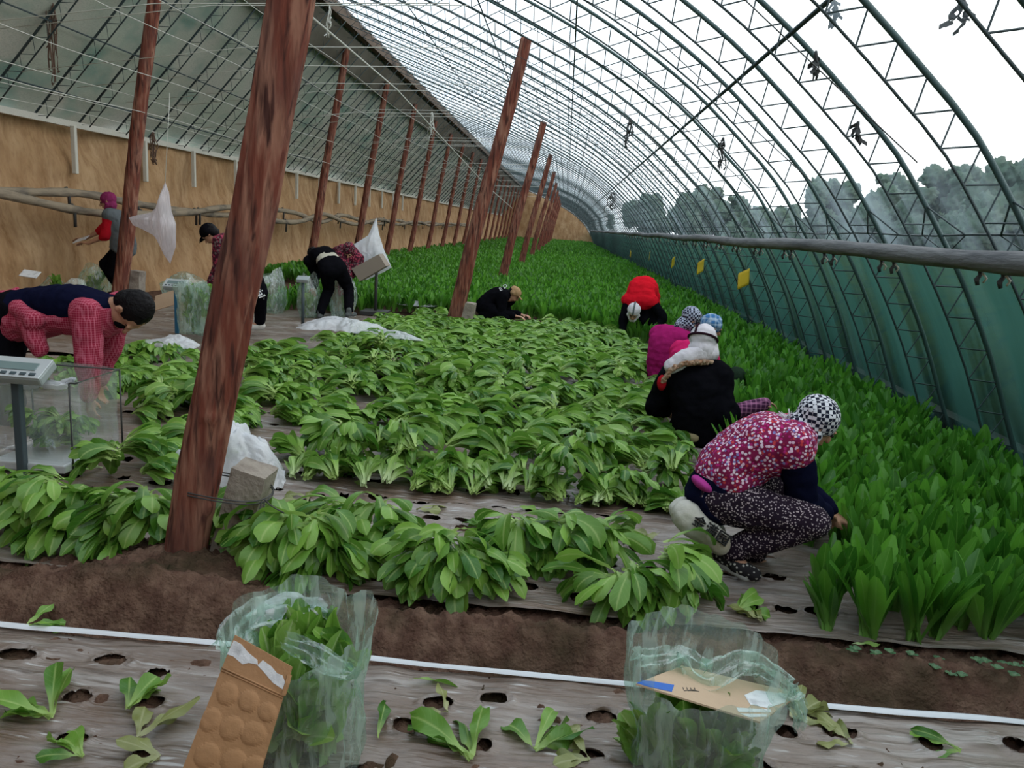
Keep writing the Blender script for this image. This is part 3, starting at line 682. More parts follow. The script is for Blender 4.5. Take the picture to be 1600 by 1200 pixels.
vine(675, 175, 18, .7, 5, .04, 'tuft of pale strings dangling under the ridge', 'wire')
# ---- trees outside ----
M['trunk'] = mat('tree_trunk', (.06, .045, .035), .9); M['crown'] = mat('tree_crown', (.075, .115, .080), .95, .05, bump=(6, 1.2), var=(1.4, (.12, .155, .12), (1, 1, 1), .4, .65))
def tree(x, y, h, w_, label, seed):
    e = empty('outside_tree', (x, y, 1.2), label, 'tree', 'trees outside the film')
    MB().tube([(x, y, 1.0), (x+.1, y, 1.2+h*.35), (x, y+.1, 1.2+h*.7)], [.16, .12, .06], 8).build('trunk', M['trunk'], e)
    mb = MB(); rnd = random.Random(seed)
    for k in range(34):
        th = rnd.uniform(0, 6.28); rr = w_*.55*math.sqrt(rnd.random()); zz_ = rnd.uniform(.25, 1)
        s_ = w_*rnd.uniform(.11, .30)*(1.2-.6*zz_); mb.ell((x+rr*math.cos(th)*(1.15-.6*zz_), y+rr*math.sin(th)*(1.15-.6*zz_), 1.2+h*zz_-s_*.5), (s_, s_, s_*1.1), n=8)
    mb.remesh('crown', M['crown'], e, voxel=w_*.032, it=1, disp=w_*.075, dscale=5.5)
for i, (px, Y, top) in enumerate([(955, 62, 335), (1010, 52, 305), (1060, 46, 318), (1100, 36, 292), (1150, 32, 308), (1190, 27, 330), (1235, 23, 322), (1300, 20, 282), (1340, 18, 330), (1395, 16, 275), (1440, 14.5, 300), (1490, 13, 262), (1540, 12, 318), (1590, 11, 238)]):
    X = 17.0 if px > 1200 else 14.0
    r = CM @ np.array([(px-800)/F, (top-600)/F, 1.0]); t_ = X/r[0]; y = r[1]*t_; z = H+r[2]*t_
    tree(X, y, z-1.2, (2.0+.04*y) if i % 2 else 2.6, 'dim dark tree seen through the plastic film, beyond the bank', i)
# ================= leaves =================
def leaf_arr(base, d0, side, L, W, droop, twist=0, fold=.25, wave=.0, nt=9, nu=5, prof=None, rnd=random):
    "one leaf as arrays: verts, quads, (u, t) ; d0 start direction, bends towards -z by droop radians"
    prof = prof or [.17, .19, .27, .42, .62, .82, .95, 1.0, .84, .14]
    ts = np.linspace(0, 1, nt+1); pr = np.interp(ts, np.linspace(0, 1, len(prof)), prof)
    d = Vector(d0).normalized(); s = Vector(side); s = (s-d*s.dot(d)).normalized(); p = Vector(base); V = []; st = L/nt
    ph = rnd.uniform(0, 6.28)
    for i, t in enumerate(ts):
        nrm = s.cross(d).normalized()
        if nrm.z < 0: nrm = -nrm
        for j in range(nu):
            u = -1+2*j/(nu-1); w_ = W*.5*pr[i]
            off = fold*abs(u)**1.4*w_ + wave*W*math.sin(t*13+ph+(2 if u > 0 else 0))*abs(u)**2
            V.append(p+s*(u*w_)+nrm*off)
        if i < nt:
            ax = d.cross(Vector((0, 0, -1)))
            if ax.length > 1e-3:
                R_ = Matrix.Rotation(droop/nt*(.4+1.2*t), 3, ax.normalized()); d = (R_ @ d).normalized(); s = (R_ @ s)
            if twist: s = Matrix.Rotation(twist/nt, 3, d) @ s
            s = (s-d*s.dot(d)).normalized(); p = p+d*st
    idx = np.arange((nt+1)*nu).reshape(nt+1, nu)
    Fq = np.stack([idx[:-1, :-1], idx[1:, :-1], idx[1:, 1:], idx[:-1, 1:]], -1).reshape(-1, 4)
    uv = [( (j/(nu-1)), t) for t in ts for j in range(nu)]
    return np.array([tuple(v) for v in V]), Fq, np.array(uv)
class Plant:
    def __init__(s): s.V = []; s.F = []; s.C = []; s.n = 0
    def leaf(s, *a, var=.5, **k):
        V, Fq, uv = leaf_arr(*a, **k); s.V.append(V); s.F.append(Fq+s.n); s.n += len(V)
        s.C.append(np.column_stack([uv, np.full(len(V), var), np.ones(len(V))])); return s
    def arrays(s): return np.concatenate(s.V), np.concatenate(s.F), np.concatenate(s.C)
    def mesh(s, name, mat_, parent=None, loc=(0, 0, 0)):
        V, Fq, C = s.arrays(); return mesh_obj(name, V, Fq, mat_, parent, lf=C, loc=None if parent else loc)
rv = random.Random(21)
OLD = [.22, .24, .34, .55, .80, .98, 1.0, .72, .08]
def sph(az, el): return Vector((math.cos(el)*math.sin(az), math.cos(el)*math.cos(az), math.sin(el)))
def head_lying(seed, n=16, L=.27, spread=.5, el0=.08, W=.066):
    "cut head lying down: stem end at the origin, leaf tips towards +y"
    r = random.Random(seed); p = Plant()
    for k in range(n):
        t = k/(n-1); az = r.uniform(-1, 1)*spread*(.6+.4*t); el = el0+r.uniform(-.05, .62)*(1-.25*abs(az))
        d = sph(az, el); side = d.cross(Vector((0, 0, 1))).normalized(); side = Matrix.Rotation(r.uniform(-.9, .9), 3, d) @ side
        b = Vector((r.uniform(-.022, .022), r.uniform(-.01, .02), .025+r.uniform(0, .035)))
        p.leaf(b, d, side, L*r.uniform(.75, 1.12), W*r.uniform(.75, 1.25), r.uniform(.45, 1.25)+el*.9, twist=r.uniform(-.6, .6), fold=r.uniform(.15, .6), wave=r.uniform(.03, .14), var=r.random(), rnd=r)
    return p
def head_draped(seed, n=24, L=.255, W=.074, fan=1.2):
    "head set down stem up: leaves fall over towards +y on all sides of a fan"
    r = random.Random(seed); p = Plant()
    for k in range(n):
        az = r.uniform(-1, 1)*fan; el = r.uniform(-.15, .75); d = sph(az, el)
        side = d.cross(Vector((0, 0, 1))).normalized(); side = Matrix.Rotation(r.uniform(-.5, .5), 3, d) @ side
        b = Vector((r.uniform(-.03, .03), r.uniform(-.03, .03), .125+r.uniform(-.06, .03)))
        p.leaf(b, d, side, L*r.uniform(.65, 1.15), W*r.uniform(.65, 1.3), r.uniform(.7, 1.7)+el*.8, twist=r.uniform(-1.1, 1.1), fold=r.uniform(-.5, .45), wave=r.uniform(.02, .14), var=r.random(), rnd=r)
    return p
def plant_upright(seed, n=11, Hh=.31, W=.066, nt=7, nu=5, emin=1.12):
    r = random.Random(seed); p = Plant()
    for k in range(n):
        az = r.uniform(0, 6.28); el = r.uniform(emin, 1.52); d = sph(az, el)
        side = d.cross(Vector((0, 0, 1))).normalized(); side = Matrix.Rotation(r.uniform(-.5, .5), 3, d) @ side
        b = Vector((r.uniform(-.02, .02), r.uniform(-.02, .02), 0))
        p.leaf(b, d, side, Hh*r.uniform(.75, 1.15), W*r.uniform(.8, 1.25), r.uniform(.0, .28), twist=r.uniform(-.6, .6), fold=r.uniform(.15, .5), wave=r.uniform(0, .05), nt=nt, nu=nu, prof=[.30, .34, .44, .60, .78, .93, 1, .96, .74, .25], var=r.random(), rnd=r)
    return p
# master meshes shared by the copies
def datas(ps, nm, m_):
    out = []
    for p in ps:
        o = p.mesh(nm, M[m_]); out.append(o.data); bpy.data.objects.remove(o)
    return out
LY = datas([head_lying(s, n=18+s % 5, spread=.45+.1*(s % 3)) for s in range(7)]+[head_lying(20+s, n=22, spread=.75, el0=.15, L=.24, W=.06) for s in range(3)], 'lettuce', 'leaf')
LP = datas([head_lying(40+s, n=13, spread=.5, L=.24, W=.07) for s in range(3)], 'lettuce', 'leaf_pale')
PK = datas([plant_upright(500+s, n=9, Hh=.17, W=.075, emin=1.0) for s in range(4)], 'lettuce', 'leaf_pale')+datas([plant_upright(520+s, n=9, Hh=.16, W=.060, emin=1.0) for s in range(4)], 'lettuce', 'leaf')
DR = datas([head_draped(60+s) for s in range(6)], 'lettuce', 'leaf')
UP = datas([plant_upright(80+s, n=10+s % 4) for s in range(8)], 'lettuce_plant', 'crop')
COUNT = {'cut': 0, 'up': 0}
def place(data, name, loc, rot, sc, label, cat, group):
    o = bpy.data.objects.new(name, data); col.objects.link(o); o.location = loc; o.rotation_euler = rot; o.scale = (sc, sc, sc)
    tag(o, label, cat, group); return o
def cut(x, y, z, rz, label, group, kind='L', sc=1.0, tilt=0.0):
    COUNT['cut'] += 1
    d = rv.choice(DR) if kind == 'D' else (rv.choice(LP) if kind == 'P' else rv.choice(LY))
    return place(d, 'lettuce', (x, y, z), (tilt, rv.uniform(-.15, .15), rz), sc*rv.uniform(.88, 1.12), label, 'lettuce', group)
# front row: heaps whose leaves fall towards the camera (tips -y => rz = pi)
PI = math.pi
heaps = [
 # px, py of the ground point under the crest ; heads ; label
 (20, 775, 5, 'in the heap at the far left edge below the scale'),
 (110, 790, 5, 'in the left front heap, in front of the clear tub'),
 (205, 812, 6, 'in the front heap just left of the big wooden post'),
 (412, 822, 3, 'in the front heap against the right side of the concrete stub'),
 (478, 848, 6, 'in the second front heap right of the big wooden post'),
 (572, 812, 5, 'in the tallest front heap, right of the big post'),
 (695, 872, 6, 'in the front heap hanging over the soil edge, mid-photo'),
 (835, 838, 4, 'in the front heap with long leaves pointing right, mid-photo'),
 (900, 842, 4, 'in the right part of the mid-photo front heap'),
 (1010, 897, 5, 'in the lone front heap behind the right-hand bag'),
]
for hi, (px, py, n, lb) in enumerate(heaps):
    g = G(px, py, .13); 
    for k in range(n):
        a = (k/(n-1)-.5)*1.9 if n > 1 else 0
        right = 1 if hi in (7, 8, 9) else 0
        rz = PI + a*.9 + (.75 if right and k % 2 else 0)*1.0 + rv.uniform(-.3, .3)
        dx = (k/(n-1)-.5)*.22+rv.uniform(-.03, .03); dy = .0+rv.uniform(-.05, .06)
        zz_ = .02+rv.uniform(0, .06)+(.05 if k % 2 else 0)
        cut(g.x+dx, g.y+dy+.02, zz_ - (.03), rz, 'cut lettuce head '+lb, 'lettuce heap '+str(hi+1) if False else 'lettuce '+lb, 'D' if k % 3 != 2 else 'L', 1.0)
# more rows: bases towards the camera, leaves pointing away and up, lying in windrows
def row(y0, y1, x0, x1, n, lb, gr, layers=2, face=0.0, spread=.9, pale=.15, hz=.05, drape=.15):
    for k in range(n):
        x = x0+(x1-x0)*(k+rv.random())/n; y = rv.uniform(y0, y1); lay = rv.randrange(layers)
        kind = 'D' if rv.random() < drape else ('P' if rv.random() < pale else 'L')
        fx = (x-x0)/(x1-x0); sfx = ', left end' if fx < .25 else (', centre left' if fx < .5 else (', centre right' if fx < .75 else ', right end'))
        cut(x, y, .0+hz*lay+rv.uniform(0, .03), face+rv.uniform(-spread, spread)+(PI if kind == 'D' else 0), 'cut lettuce head '+lb+sfx, gr+sfx, kind, 1.0, rv.uniform(-.05, .25))
row(3.93, 4.12, -1.45, .85, 26, 'at the near edge of the second row, stem end forward', 'second row, near edge', 1, face=.1, spread=.7, pale=.3, drape=0)
row(4.15, 4.50, -1.5, .8, 26, 'on top of the second row', 'second row, top', 3, face=.2, spread=1.0, drape=.25, hz=.06)
row(4.5, 4.85, -1.5, .75, 14, 'at the back of the second row', 'second row, back', 2, face=-.2, spread=1.2)
row(3.75, 5.0, -2.55, -1.95, 12, 'left of the big post beside the clear tub', 'heads beside the tub', 2, face=-1.7, spread=1.2)
row(5.0, 6.6, -3.0, -1.6, 30, 'left of the big post behind the white plastic sheet', 'heads left of the big post', 2, face=-1.8, spread=.8, drape=.1)
row(5.15, 5.75, -1.5, .95, 34, 'in the third row across the middle of the photo', 'third row', 2, face=-1.8, spread=.65, drape=.08)
row(6.0, 6.7, -1.6, 1.0, 40, 'in the fourth row across the middle of the photo', 'fourth row', 2, face=-1.8, spread=.65, drape=.08)
row(6.9, 7.6, -3.2, 1.0, 44, 'in the fifth row across the middle of the photo', 'fifth row', 2, face=-1.8, spread=.7, drape=.05)
left = 300-COUNT['cut']
row(7.7, 8.3, -3.0, 1.0, max(left, 0), 'in the sixth row, halfway to the crouching workers', 'sixth row', 2, face=-1.8, spread=.7)
# the remaining heads farther back: too many to list, one object
def merge(templates, places, name, mat_, label, cat, kind='stuff'):
    VV = []; FF = []; CC = []; b = 0
    for t, x, y, z, rz, tilt, s in places:
        V, Fq, C = templates[t]; c, sn = math.cos(rz), math.sin(rz); ct, st = math.cos(tilt), math.sin(tilt)
        A = V*s; y1 = A[:, 1]*ct-A[:, 2]*st; z1 = A[:, 1]*st+A[:, 2]*ct
        VV.append(np.column_stack([A[:, 0]*c-y1*sn+x, A[:, 0]*sn+y1*c+y, z1+z])); FF.append(Fq+b); CC.append(C); b += len(V)
    o = mesh_obj(name, np.concatenate(VV), np.concatenate(FF), M[mat_], lf=np.concatenate(CC)); tag(o, label, cat, kind=kind); return o
T2 = []
for s in range(8):
    r = random.Random(300+s); p = Plant()
    for k in range(12):
        az = r.uniform(-.6, .6); el = r.uniform(.0, .7); d = sph(az, el); side = Matrix.Rotation(r.uniform(-.7, .7), 3, d) @ d.cross(Vector((0, 0, 1))).normalized()
        p.leaf(Vector((r.uniform(-.02, .02), 0, .03)), d, side, .26*r.uniform(.75, 1.1), .058*r.uniform(.7, 1.3), r.uniform(.6, 1.4)+el, fold=.3, wave=.05, nt=5, nu=3, var=r.random(), rnd=r)
    T2.append(p.arrays())
pl = []
def scatter(n, x0, x1, y0, y1, face=-1.8, spread=.9, z=.07, test=None):
    for _ in range(n):
        x, y = rv.uniform(x0, x1), rv.uniform(y0, y1)
        if test and not test(x, y): continue
        pl.append((rv.randrange(8), x, y, rv.uniform(0, z), face+rv.uniform(-spread, spread), rv.uniform(0, .2), rv.uniform(.9, 1.2)))
scatter(620, -3.1, 1.0, 8.2, 11.3, test=lambda x, y: not (x < -2.7 and y > 8.3))
scatter(130, -1.6, .9, 5.0, 8.2)
scatter(60, -3.0, -1.6, 5.0, 7.6)
scatter(70, -4.4, -3.0, 5.6, 7.9, test=lambda x, y: math.hypot(x+3.86, (y-7.9)) > .5)
scatter(110, -2.3, .8, 11.0, 12.3, test=lambda x, y: y < 12.2-.3*x*0 and not (abs(x+.95) < .5 and y > 11.6))
merge(T2, pl, 'cut_lettuce', 'leaf', 'mass of cut lettuce lying over the ground behind the nearer rows', 'lettuce')
# ---- standing crop ----
def in_crop(x, y):
    if y < 16.5 and x < -4.6: return False
    if x > 2.98: return False
    if x > (1.07 if y < 3.22 else 1.27+.08*math.sin(y*2.3)): 
        if y < 2.86: return False
        for wx, wy, wr in ((1.02, 3.52, .37), (1.2, 5.7, .40), (1.25, 7.3, .3), (1.2, 8, .3), (1.15, 11.1, .4)):
            if math.hypot(x-wx, y-wy) < wr: return False
        return True
    lim = 12.5 if x < 0 else 12.5-1.5*x
    if x < -2.4: lim = 12.5-(-2.4-x)*.55
    if math.hypot(x+.9, y-12.4) < .45: return False
    return y > lim
near = []; far = []
y = 2.9
while y < 11.9:
    x = 1.02
    while x < 3.0:
        xx, yy_ = x+rv.uniform(-.045, .045), y+rv.uniform(-.05, .05)
        if in_crop(xx, yy_): near.append((xx, yy_))
        x += .15
    y += .17
near.sort(key=lambda q: math.hypot(*q))
ind, rest = near[:300], near[300:]
for x, y in ind:
    yb = next(k for k, q in enumerate((3.0, 3.2, 3.5, 4.0, 4.6, 5.4, 6.3, 99)) if y < q); xb = 0 if x < 1.65 else (1 if x < 2.3 else 2)
    lb = 'upright green lettuce plant '+['in the very front line of the uncut crop', 'just behind the front line of the uncut crop', 'level with the floral vest worker\'s feet', 'beside the floral vest worker', 'just beyond the floral vest worker', 'level with the black-coated worker', 'beyond the black-coated worker', 'far along the right strip'][yb]+[', path side', ', mid-strip', ', film side'][xb]
    gr = lb.replace('upright green lettuce plant', 'plants')
    place(rv.choice(UP), 'lettuce_plant', (x, y, -.01), (rv.uniform(-.08, .08), rv.uniform(-.08, .08), rv.uniform(0, 6.28)), rv.uniform(.85, 1.15), lb, 'lettuce plant', gr)
def tmpl(seed, n, nt, nu, Hh=.30, W=.065): return plant_upright(seed, n, Hh, W, nt, nu).arrays()
TA = [tmpl(100+s, 9, 5, 3) for s in range(6)]; TB = [tmpl(200+s, 7, 3, 3, W=.08) for s in range(6)]; TC = [tmpl(250+s, 6, 2, 3, W=.13, Hh=.31) for s in range(6)]
pa = [(rv.randrange(6), x, y, -.01, rv.uniform(0, 6.28), rv.uniform(-.1, .1), rv.uniform(.85, 1.15)) for x, y in rest]
merge(TA, pa, 'uncut_crop', 'crop', 'dense uncut lettuce on the right beyond the crouching workers', 'crop')
def field(y0, y1, st, T, lb, sc=1.0, seed=0):
    pp = []; y = y0
    while y < y1:
        x = -6.6
        while x < 3.0:
            xx, yy_ = x+rv.uniform(-.4, .4)*st, y+rv.uniform(-.4, .4)*st
            if in_crop(xx, yy_) and not (yy_ < 11.9 and xx > 1.0): pp.append((rv.randrange(6), xx, yy_, -.01, rv.uniform(0, 6.28), rv.uniform(-.1, .1), sc*rv.uniform(.85, 1.15)))
            x += st
        y += st
    merge(T, pp, 'uncut_crop', 'crop', lb, 'crop')
field(10.9, 19, .17, TA, 'bright green uncut lettuce field just behind the cut rows')
field(19, 38, .22, TB, 'uncut lettuce field in the middle distance between the post rows')
field(38, 91, .42, TC, 'far part of the uncut lettuce field running to the vanishing point')
# ---- loose and wilted leaves on the film ----
def loose(px, py, kind, rz, label, sc=1.0, n=5, z=.012):
    g = G(px, py); r = random.Random(int(px*7+py)); p = Plant()
    for k in range(n):
        az = r.uniform(-1, 1)*(.9 if n > 1 else .1); d = sph(az, r.uniform(.05, .45)); side = Matrix.Rotation(r.uniform(-.5, .5), 3, d) @ d.cross(Vector((0, 0, 1))).normalized()
        p.leaf(Vector((0, 0, .005)), d, side, .19*r.uniform(.6, 1.1), .055*r.uniform(.7, 1.3), r.uniform(.3, .9), twist=r.uniform(-.9, .9), fold=r.uniform(-.3, .5), wave=r.uniform(.08, .2), var=r.random(), rnd=r)
    o = p.mesh('loose_leaf' if n == 1 else 'lettuce_scrap', M[kind]); o.location = (g.x, g.y, z); o.rotation_euler = (0, 0, rz); o.scale = (sc, sc, sc); tag(o, label, 'leaf' if n == 1 else 'lettuce scraps'); return o
loose(80, 1130, 'leaf', .8, 'torn green lettuce plant lying flat at the lower left edge', 1.2, 6)
loose(200, 1115, 'leaf', .2, 'small pale-stemmed lettuce scrap on the film, lower left', .9, 7)
loose(215, 1160, 'wilt', -.4, 'curled wilting leaf scrap near the bottom edge, lower left', .9, 3)
loose(130, 1190, 'leaf', 1.5, 'green leaf scrap at the bottom edge, lower left', .9, 4)
loose(40, 985, 'leaf', -1.0, 'green leaf on the white film edge at the far left', .7, 4)
loose(250, 1190, 'wilt', 1.9, 'wilted leaf scrap at the bottom edge beside the leaning cardboard', .8, 4)
loose(640, 1068, 'leaf', -1.5, 'single long green leaf lying right of the left bag', 1.0, 1)
loose(735, 1195, 'leaf', .4, 'frilly lettuce scrap at the bottom edge, mid-photo', 1.2, 6)
loose(835, 1180, 'leaf', -.2, 'bright lettuce scrap at the bottom edge, right of the frilly one', 1.1, 6)
loose(700, 1120, 'wilt', 1.3, 'dried strap of leaf on the film between the two bags', .9, 2)
loose(590, 1160, 'leaf', .1, 'narrow green blade standing from a planting hole right of the left bag', .7, 1)
loose(905, 1140, 'wilt', 2.6, 'curled grey-green leaf left of the right-hand bag', .9, 2)
loose(920, 1195, 'wilt', 1.2, 'wilted pale leaf against the left foot of the right-hand bag', .9, 3)
loose(1240, 1130, 'wilt', -.9, 'crumpled wilted lettuce scrap right of the right-hand bag', 1.0, 6)
loose(1330, 1170, 'wilt', .9, 'flattened yellowish leaf scrap at the lower right', .8, 3)
loose(1500, 1180, 'leaf', 1.6, 'green leaf scrap at the lower right corner', .7, 3)
loose(1010, 850, 'leaf', 1.2, 'small lettuce scrap lying beside the stool sack', .8, 4)
loose(1150, 960, 'leaf', -1.2, 'leaf trimmings at the feet of the worker in the floral vest', .9, 6)
loose(1190, 975, 'wilt', .5, 'yellow-green stem scraps in front of the uncut crop edge', .8, 5)
loose(1330, 1012, 'leaf_pale', -1.4, 'single pale leaf at the foot of the uncut crop', .7, 1)
loose(650, 800, 'wilt', -1.2, 'limp leaf lying on the film between the first and second rows', .9, 2)
loose(480, 790, 'wilt', 1.1, 'grey-green leaf on the film near the white plastic sheet', .8, 2)
loose(760, 830, 'leaf', .9, 'leaf shreds on the film, mid-photo', .7, 4)
loose(160, 735, 'leaf_pale', 2.3, 'single lettuce leaf lying beside the clear tub', .9, 2)
for i in range(34):
    x = rv.uniform(-1.4, .9); y = rv.choice([rv.uniform(3.35, 3.9), rv.uniform(4.85, 5.2), rv.uniform(5.7, 6.0)])
    rnd_ = random.Random(i); p = Plant(); p.leaf(Vector((0, 0, .004)), sph(0, .1), Vector((1, 0, 0)), .12, .04, .3, twist=rnd_.uniform(-.8, .8), wave=.15, var=rnd_.random(), rnd=rnd_)
    o = p.mesh('loose_leaf', M['wilt' if i % 3 else 'leaf']); o.location = (x, y, .02); o.rotation_euler = (0, 0, rv.uniform(0, 6.28)); tag(o, 'small loose leaf on the film between the lettuce rows', 'leaf', 'small leaves between the rows')
# clover-like weeds on the soil edge at the right
wd = []
for i in range(26):
    x, y = rv.uniform(1.15, 2.1), rv.uniform(2.54, 2.76); wd.append((x, y))
for i, (x, y) in enumerate(wd):
    r = random.Random(i+5); p = Plant()
    for k in range(4):
        d = sph(k*1.57+r.random(), .5); p.leaf(Vector((0, 0, .01)), d, d.cross(Vector((0, 0, 1))), .022, .02, .5, nt=3, nu=3, prof=[.2, .9, 1, .5], var=r.random(), rnd=r)
    o = p.mesh('small_weed', M.setdefault('weed', leaf_mat('weed_leaf', (.05, .14, .06), (.10, .22, .10), (.2, .3, .15)))); o.location = (x, y, soil_h(x, y)+.015); tag(o, 'tiny round-leaved weed on the soil edge at the lower right', 'weed', 'weeds on the soil edge')
# ================= bags, scales, cardboard =================
def bag_shell(cx, cy, rx, ry, h, seed, rim, base=.0, n=72, m=46, pinch=None):
    "closed-bottom bag with an open crumpled mouth; rim(th) gives the mouth height offset and outward flare"
    V = []; Fc = []
    for i in range(m+1):
        t = i/m
        for k in range(n):
            th = 2*math.pi*k/n; c, s = math.cos(th), math.sin(th)
            e = .72; bx = math.copysign(abs(c)**e, c); by = math.copysign(abs(s)**e, s)
            bulge = 1-.20*max(0, .25-t)/.25 + .06*math.sin(t*5+seed)
            dz, fl = rim(th)
            z = base+t*h+max(0, t-.72)/.28*dz
            f = bulge*(1+max(0, t-.7)/.3*fl)
            q = .020*noise.noise(Vector((c*2.2+seed, s*2.2, t*3)))+.011*noise.noise(Vector((c*6+seed, s*6, t*7)))+.006*math.sin(th*17+t*4+seed*3)*(.3+t)
            V.append((cx+bx*(rx*f+q), cy+by*(ry*f+q), z+.012*noise.noise(Vector((c*4, s*4, seed+t*2)))))
    for i in range(m):
        for k in range(n): Fc.append((i*n+k, i*n+(k+1) % n, (i+1)*n+(k+1) % n, (i+1)*n+k))
    Fc.append(tuple(range(n-1, -1, -1)))
    return V, Fc
def in_bag(cx, cy, rx, ry, z0, z1, n, label, group, seed, sc=1.0, up=False):
    r = random.Random(seed)
    for k in range(n):
        z = z0+(z1-z0)*k/max(1, n-1); a = k*2.4+r.uniform(-.4, .4); rr = .46
        x, y = cx+rx*rr*math.cos(a), cy+ry*rr*math.sin(a)
        tilt = (1.2 if up else r.uniform(-.1, .5))
        COUNT['cut'] += 1
        place(r.choice(PK[:4]), 'lettuce', (x, y, z), ((r.uniform(-.3, .3) if k % 2 else r.uniform(.5, 1.1)), r.uniform(-.4, .4), r.uniform(0, 6.28)), sc*r.uniform(.92, 1.08), label, 'lettuce', group)
# left foreground bag
def rim1(th):
    c, s = math.cos(th), math.sin(th)
    return (.02+.07*max(0, s)+.06*max(0, c)**4-.05*max(0, -s)+.018*math.sin(5*th), .18*max(0, c)**6+.10*max(0, -c)**3-.10*max(0, s))
V, Fc = bag_shell(-.635, 1.84, .175, .135, .46, 1.3, rim1, base=-.06)
o = mesh_obj('plastic_bag', V, Fc, M['bag'], loc=(-.635, 1.84, -.06)); tag(o, 'clear plastic bag of lettuce with cardboard leaning on it, lower left foreground', 'bag')
in_bag(-.635, 1.85, .17, .12, -.03, .27, 20, 'lettuce head packed inside the left foreground bag', 'heads in the left foreground bag', 3)
for k in range(4): place(PK[4+k % 4], 'lettuce', (-.62+.07*(k-1.2), 1.90, .27), (-.2, .25*(k-1), k), .95, 'lettuce sticking out of the top of the left foreground bag', 'lettuce', 'heads at the mouth of the left bag')
# right foreground bag
def rim2(th):
    c, s = math.cos(th), math.sin(th)
    return (.10*max(0, s)-.02*max(0, -s)+.07*max(0, -c)**3+.012*math.sin(4*th), .22*max(0, c)**3+.12*max(0, -c)**3-.05*max(0, s))
V, Fc = bag_shell(.47, 1.95, .175, .15, .42, 4.1, rim2, base=-.08)
o = mesh_obj('plastic_bag', V, Fc, M['bag'], loc=(.47, 1.95, -.08)); tag(o, 'clear plastic bag of lettuce with a sheet of cardboard lying in its mouth, lower right', 'bag')
in_bag(.47, 1.95, .17, .13, -.05, .13, 18, 'lettuce head packed inside the right foreground bag', 'heads in the right foreground bag', 8)
for k in range(3): place(PK[4+k], 'lettuce', (.37+.07*k, 1.86+.01*k, .14), (.3, .1, .3*k-2.6), .95, 'lettuce head pressed against the front of the right foreground bag under the cardboard', 'lettuce', 'heads under the right cardboard')
# a gathered white fold of film across the mouth of each bag
def fold(name, pts, wid, m_, label, seed, parent=None):
    V = []; n = 17; pts = [Vector(p) for p in pts]; k = []
    for i in range(len(pts)-1):
        for s in range(14): q_ = pts[i].lerp(pts[i+1], s/14); k.append(q_+Vector((noise.noise(q_*9), noise.noise(q_*9+Vector((4, 0, 0))), noise.noise(q_*9+Vector((0, 7, 0)))))*.022)
    k.append(pts[-1])
    for i, p in enumerate(k):
        t = (k[min(i+1, len(k)-1)]-k[max(i-1, 0)]).normalized(); sd = t.cross(Vector((0, -.5, .85))).normalized(); up = sd.cross(t)
        wv = wid*(.55+.5*math.sin(math.pi*i/len(k))+.5*noise.noise(p*7))
        for j in range(n):
            u_ = j/(n-1)-.5; V.append(p+sd*(u_*wv)+up*(.014*math.sin(u_*17+seed+i*.12)+.030*noise.noise(p*16+Vector((u_*7, seed, 0)))+.012*noise.noise(p*40+Vector((0, u_*15, seed))))+t*(.02*noise.noise(Vector((u_*9, i*.3, seed)))))
    idx = np.arange(len(k)*n).reshape(len(k), n); Fq = np.stack([idx[:-1, :-1], idx[1:, :-1], idx[1:, 1:], idx[:-1, 1:]], -1).reshape(-1, 4)
    return mesh_obj(name, [tuple(v) for v in V], Fq, M[m_], parent)
bags = [o for o in col.objects if o.name.startswith('plastic_bag')]
fold('gathered_film', [P(348, 1015, 1.78), P(385, 975, 1.90), P(440, 958, 1.96), P(500, 965, 1.95)], .13, 'bag', '', 1.0, bags[0])
fold('gathered_film', [P(395, 975, 1.93), P(445, 950, 1.97), P(505, 958, 1.95)], .10, 'bag_white', '', 6.0, bags[0])
fold('gathered_film', [P(440, 1000, 1.80), P(500, 1025, 1.76), P(555, 1045, 1.76)], .07, 'bag', '', 4.0, bags[0])
fold('gathered_film', [P(1000, 1030, 1.95), P(1060, 1030, 2.02), P(1110, 1045, 1.97), P(1180, 1038, 2.05), P(1245, 1075, 2.0)], .09, 'bag', '', 2.0, bags[1])
fold('hanging_corner', [P(1236, 1065, 2.02), P(1246, 1090, 2.01), P(1248, 1140, 2.0)], .05, 'bag', '', 3.0, bags[1])
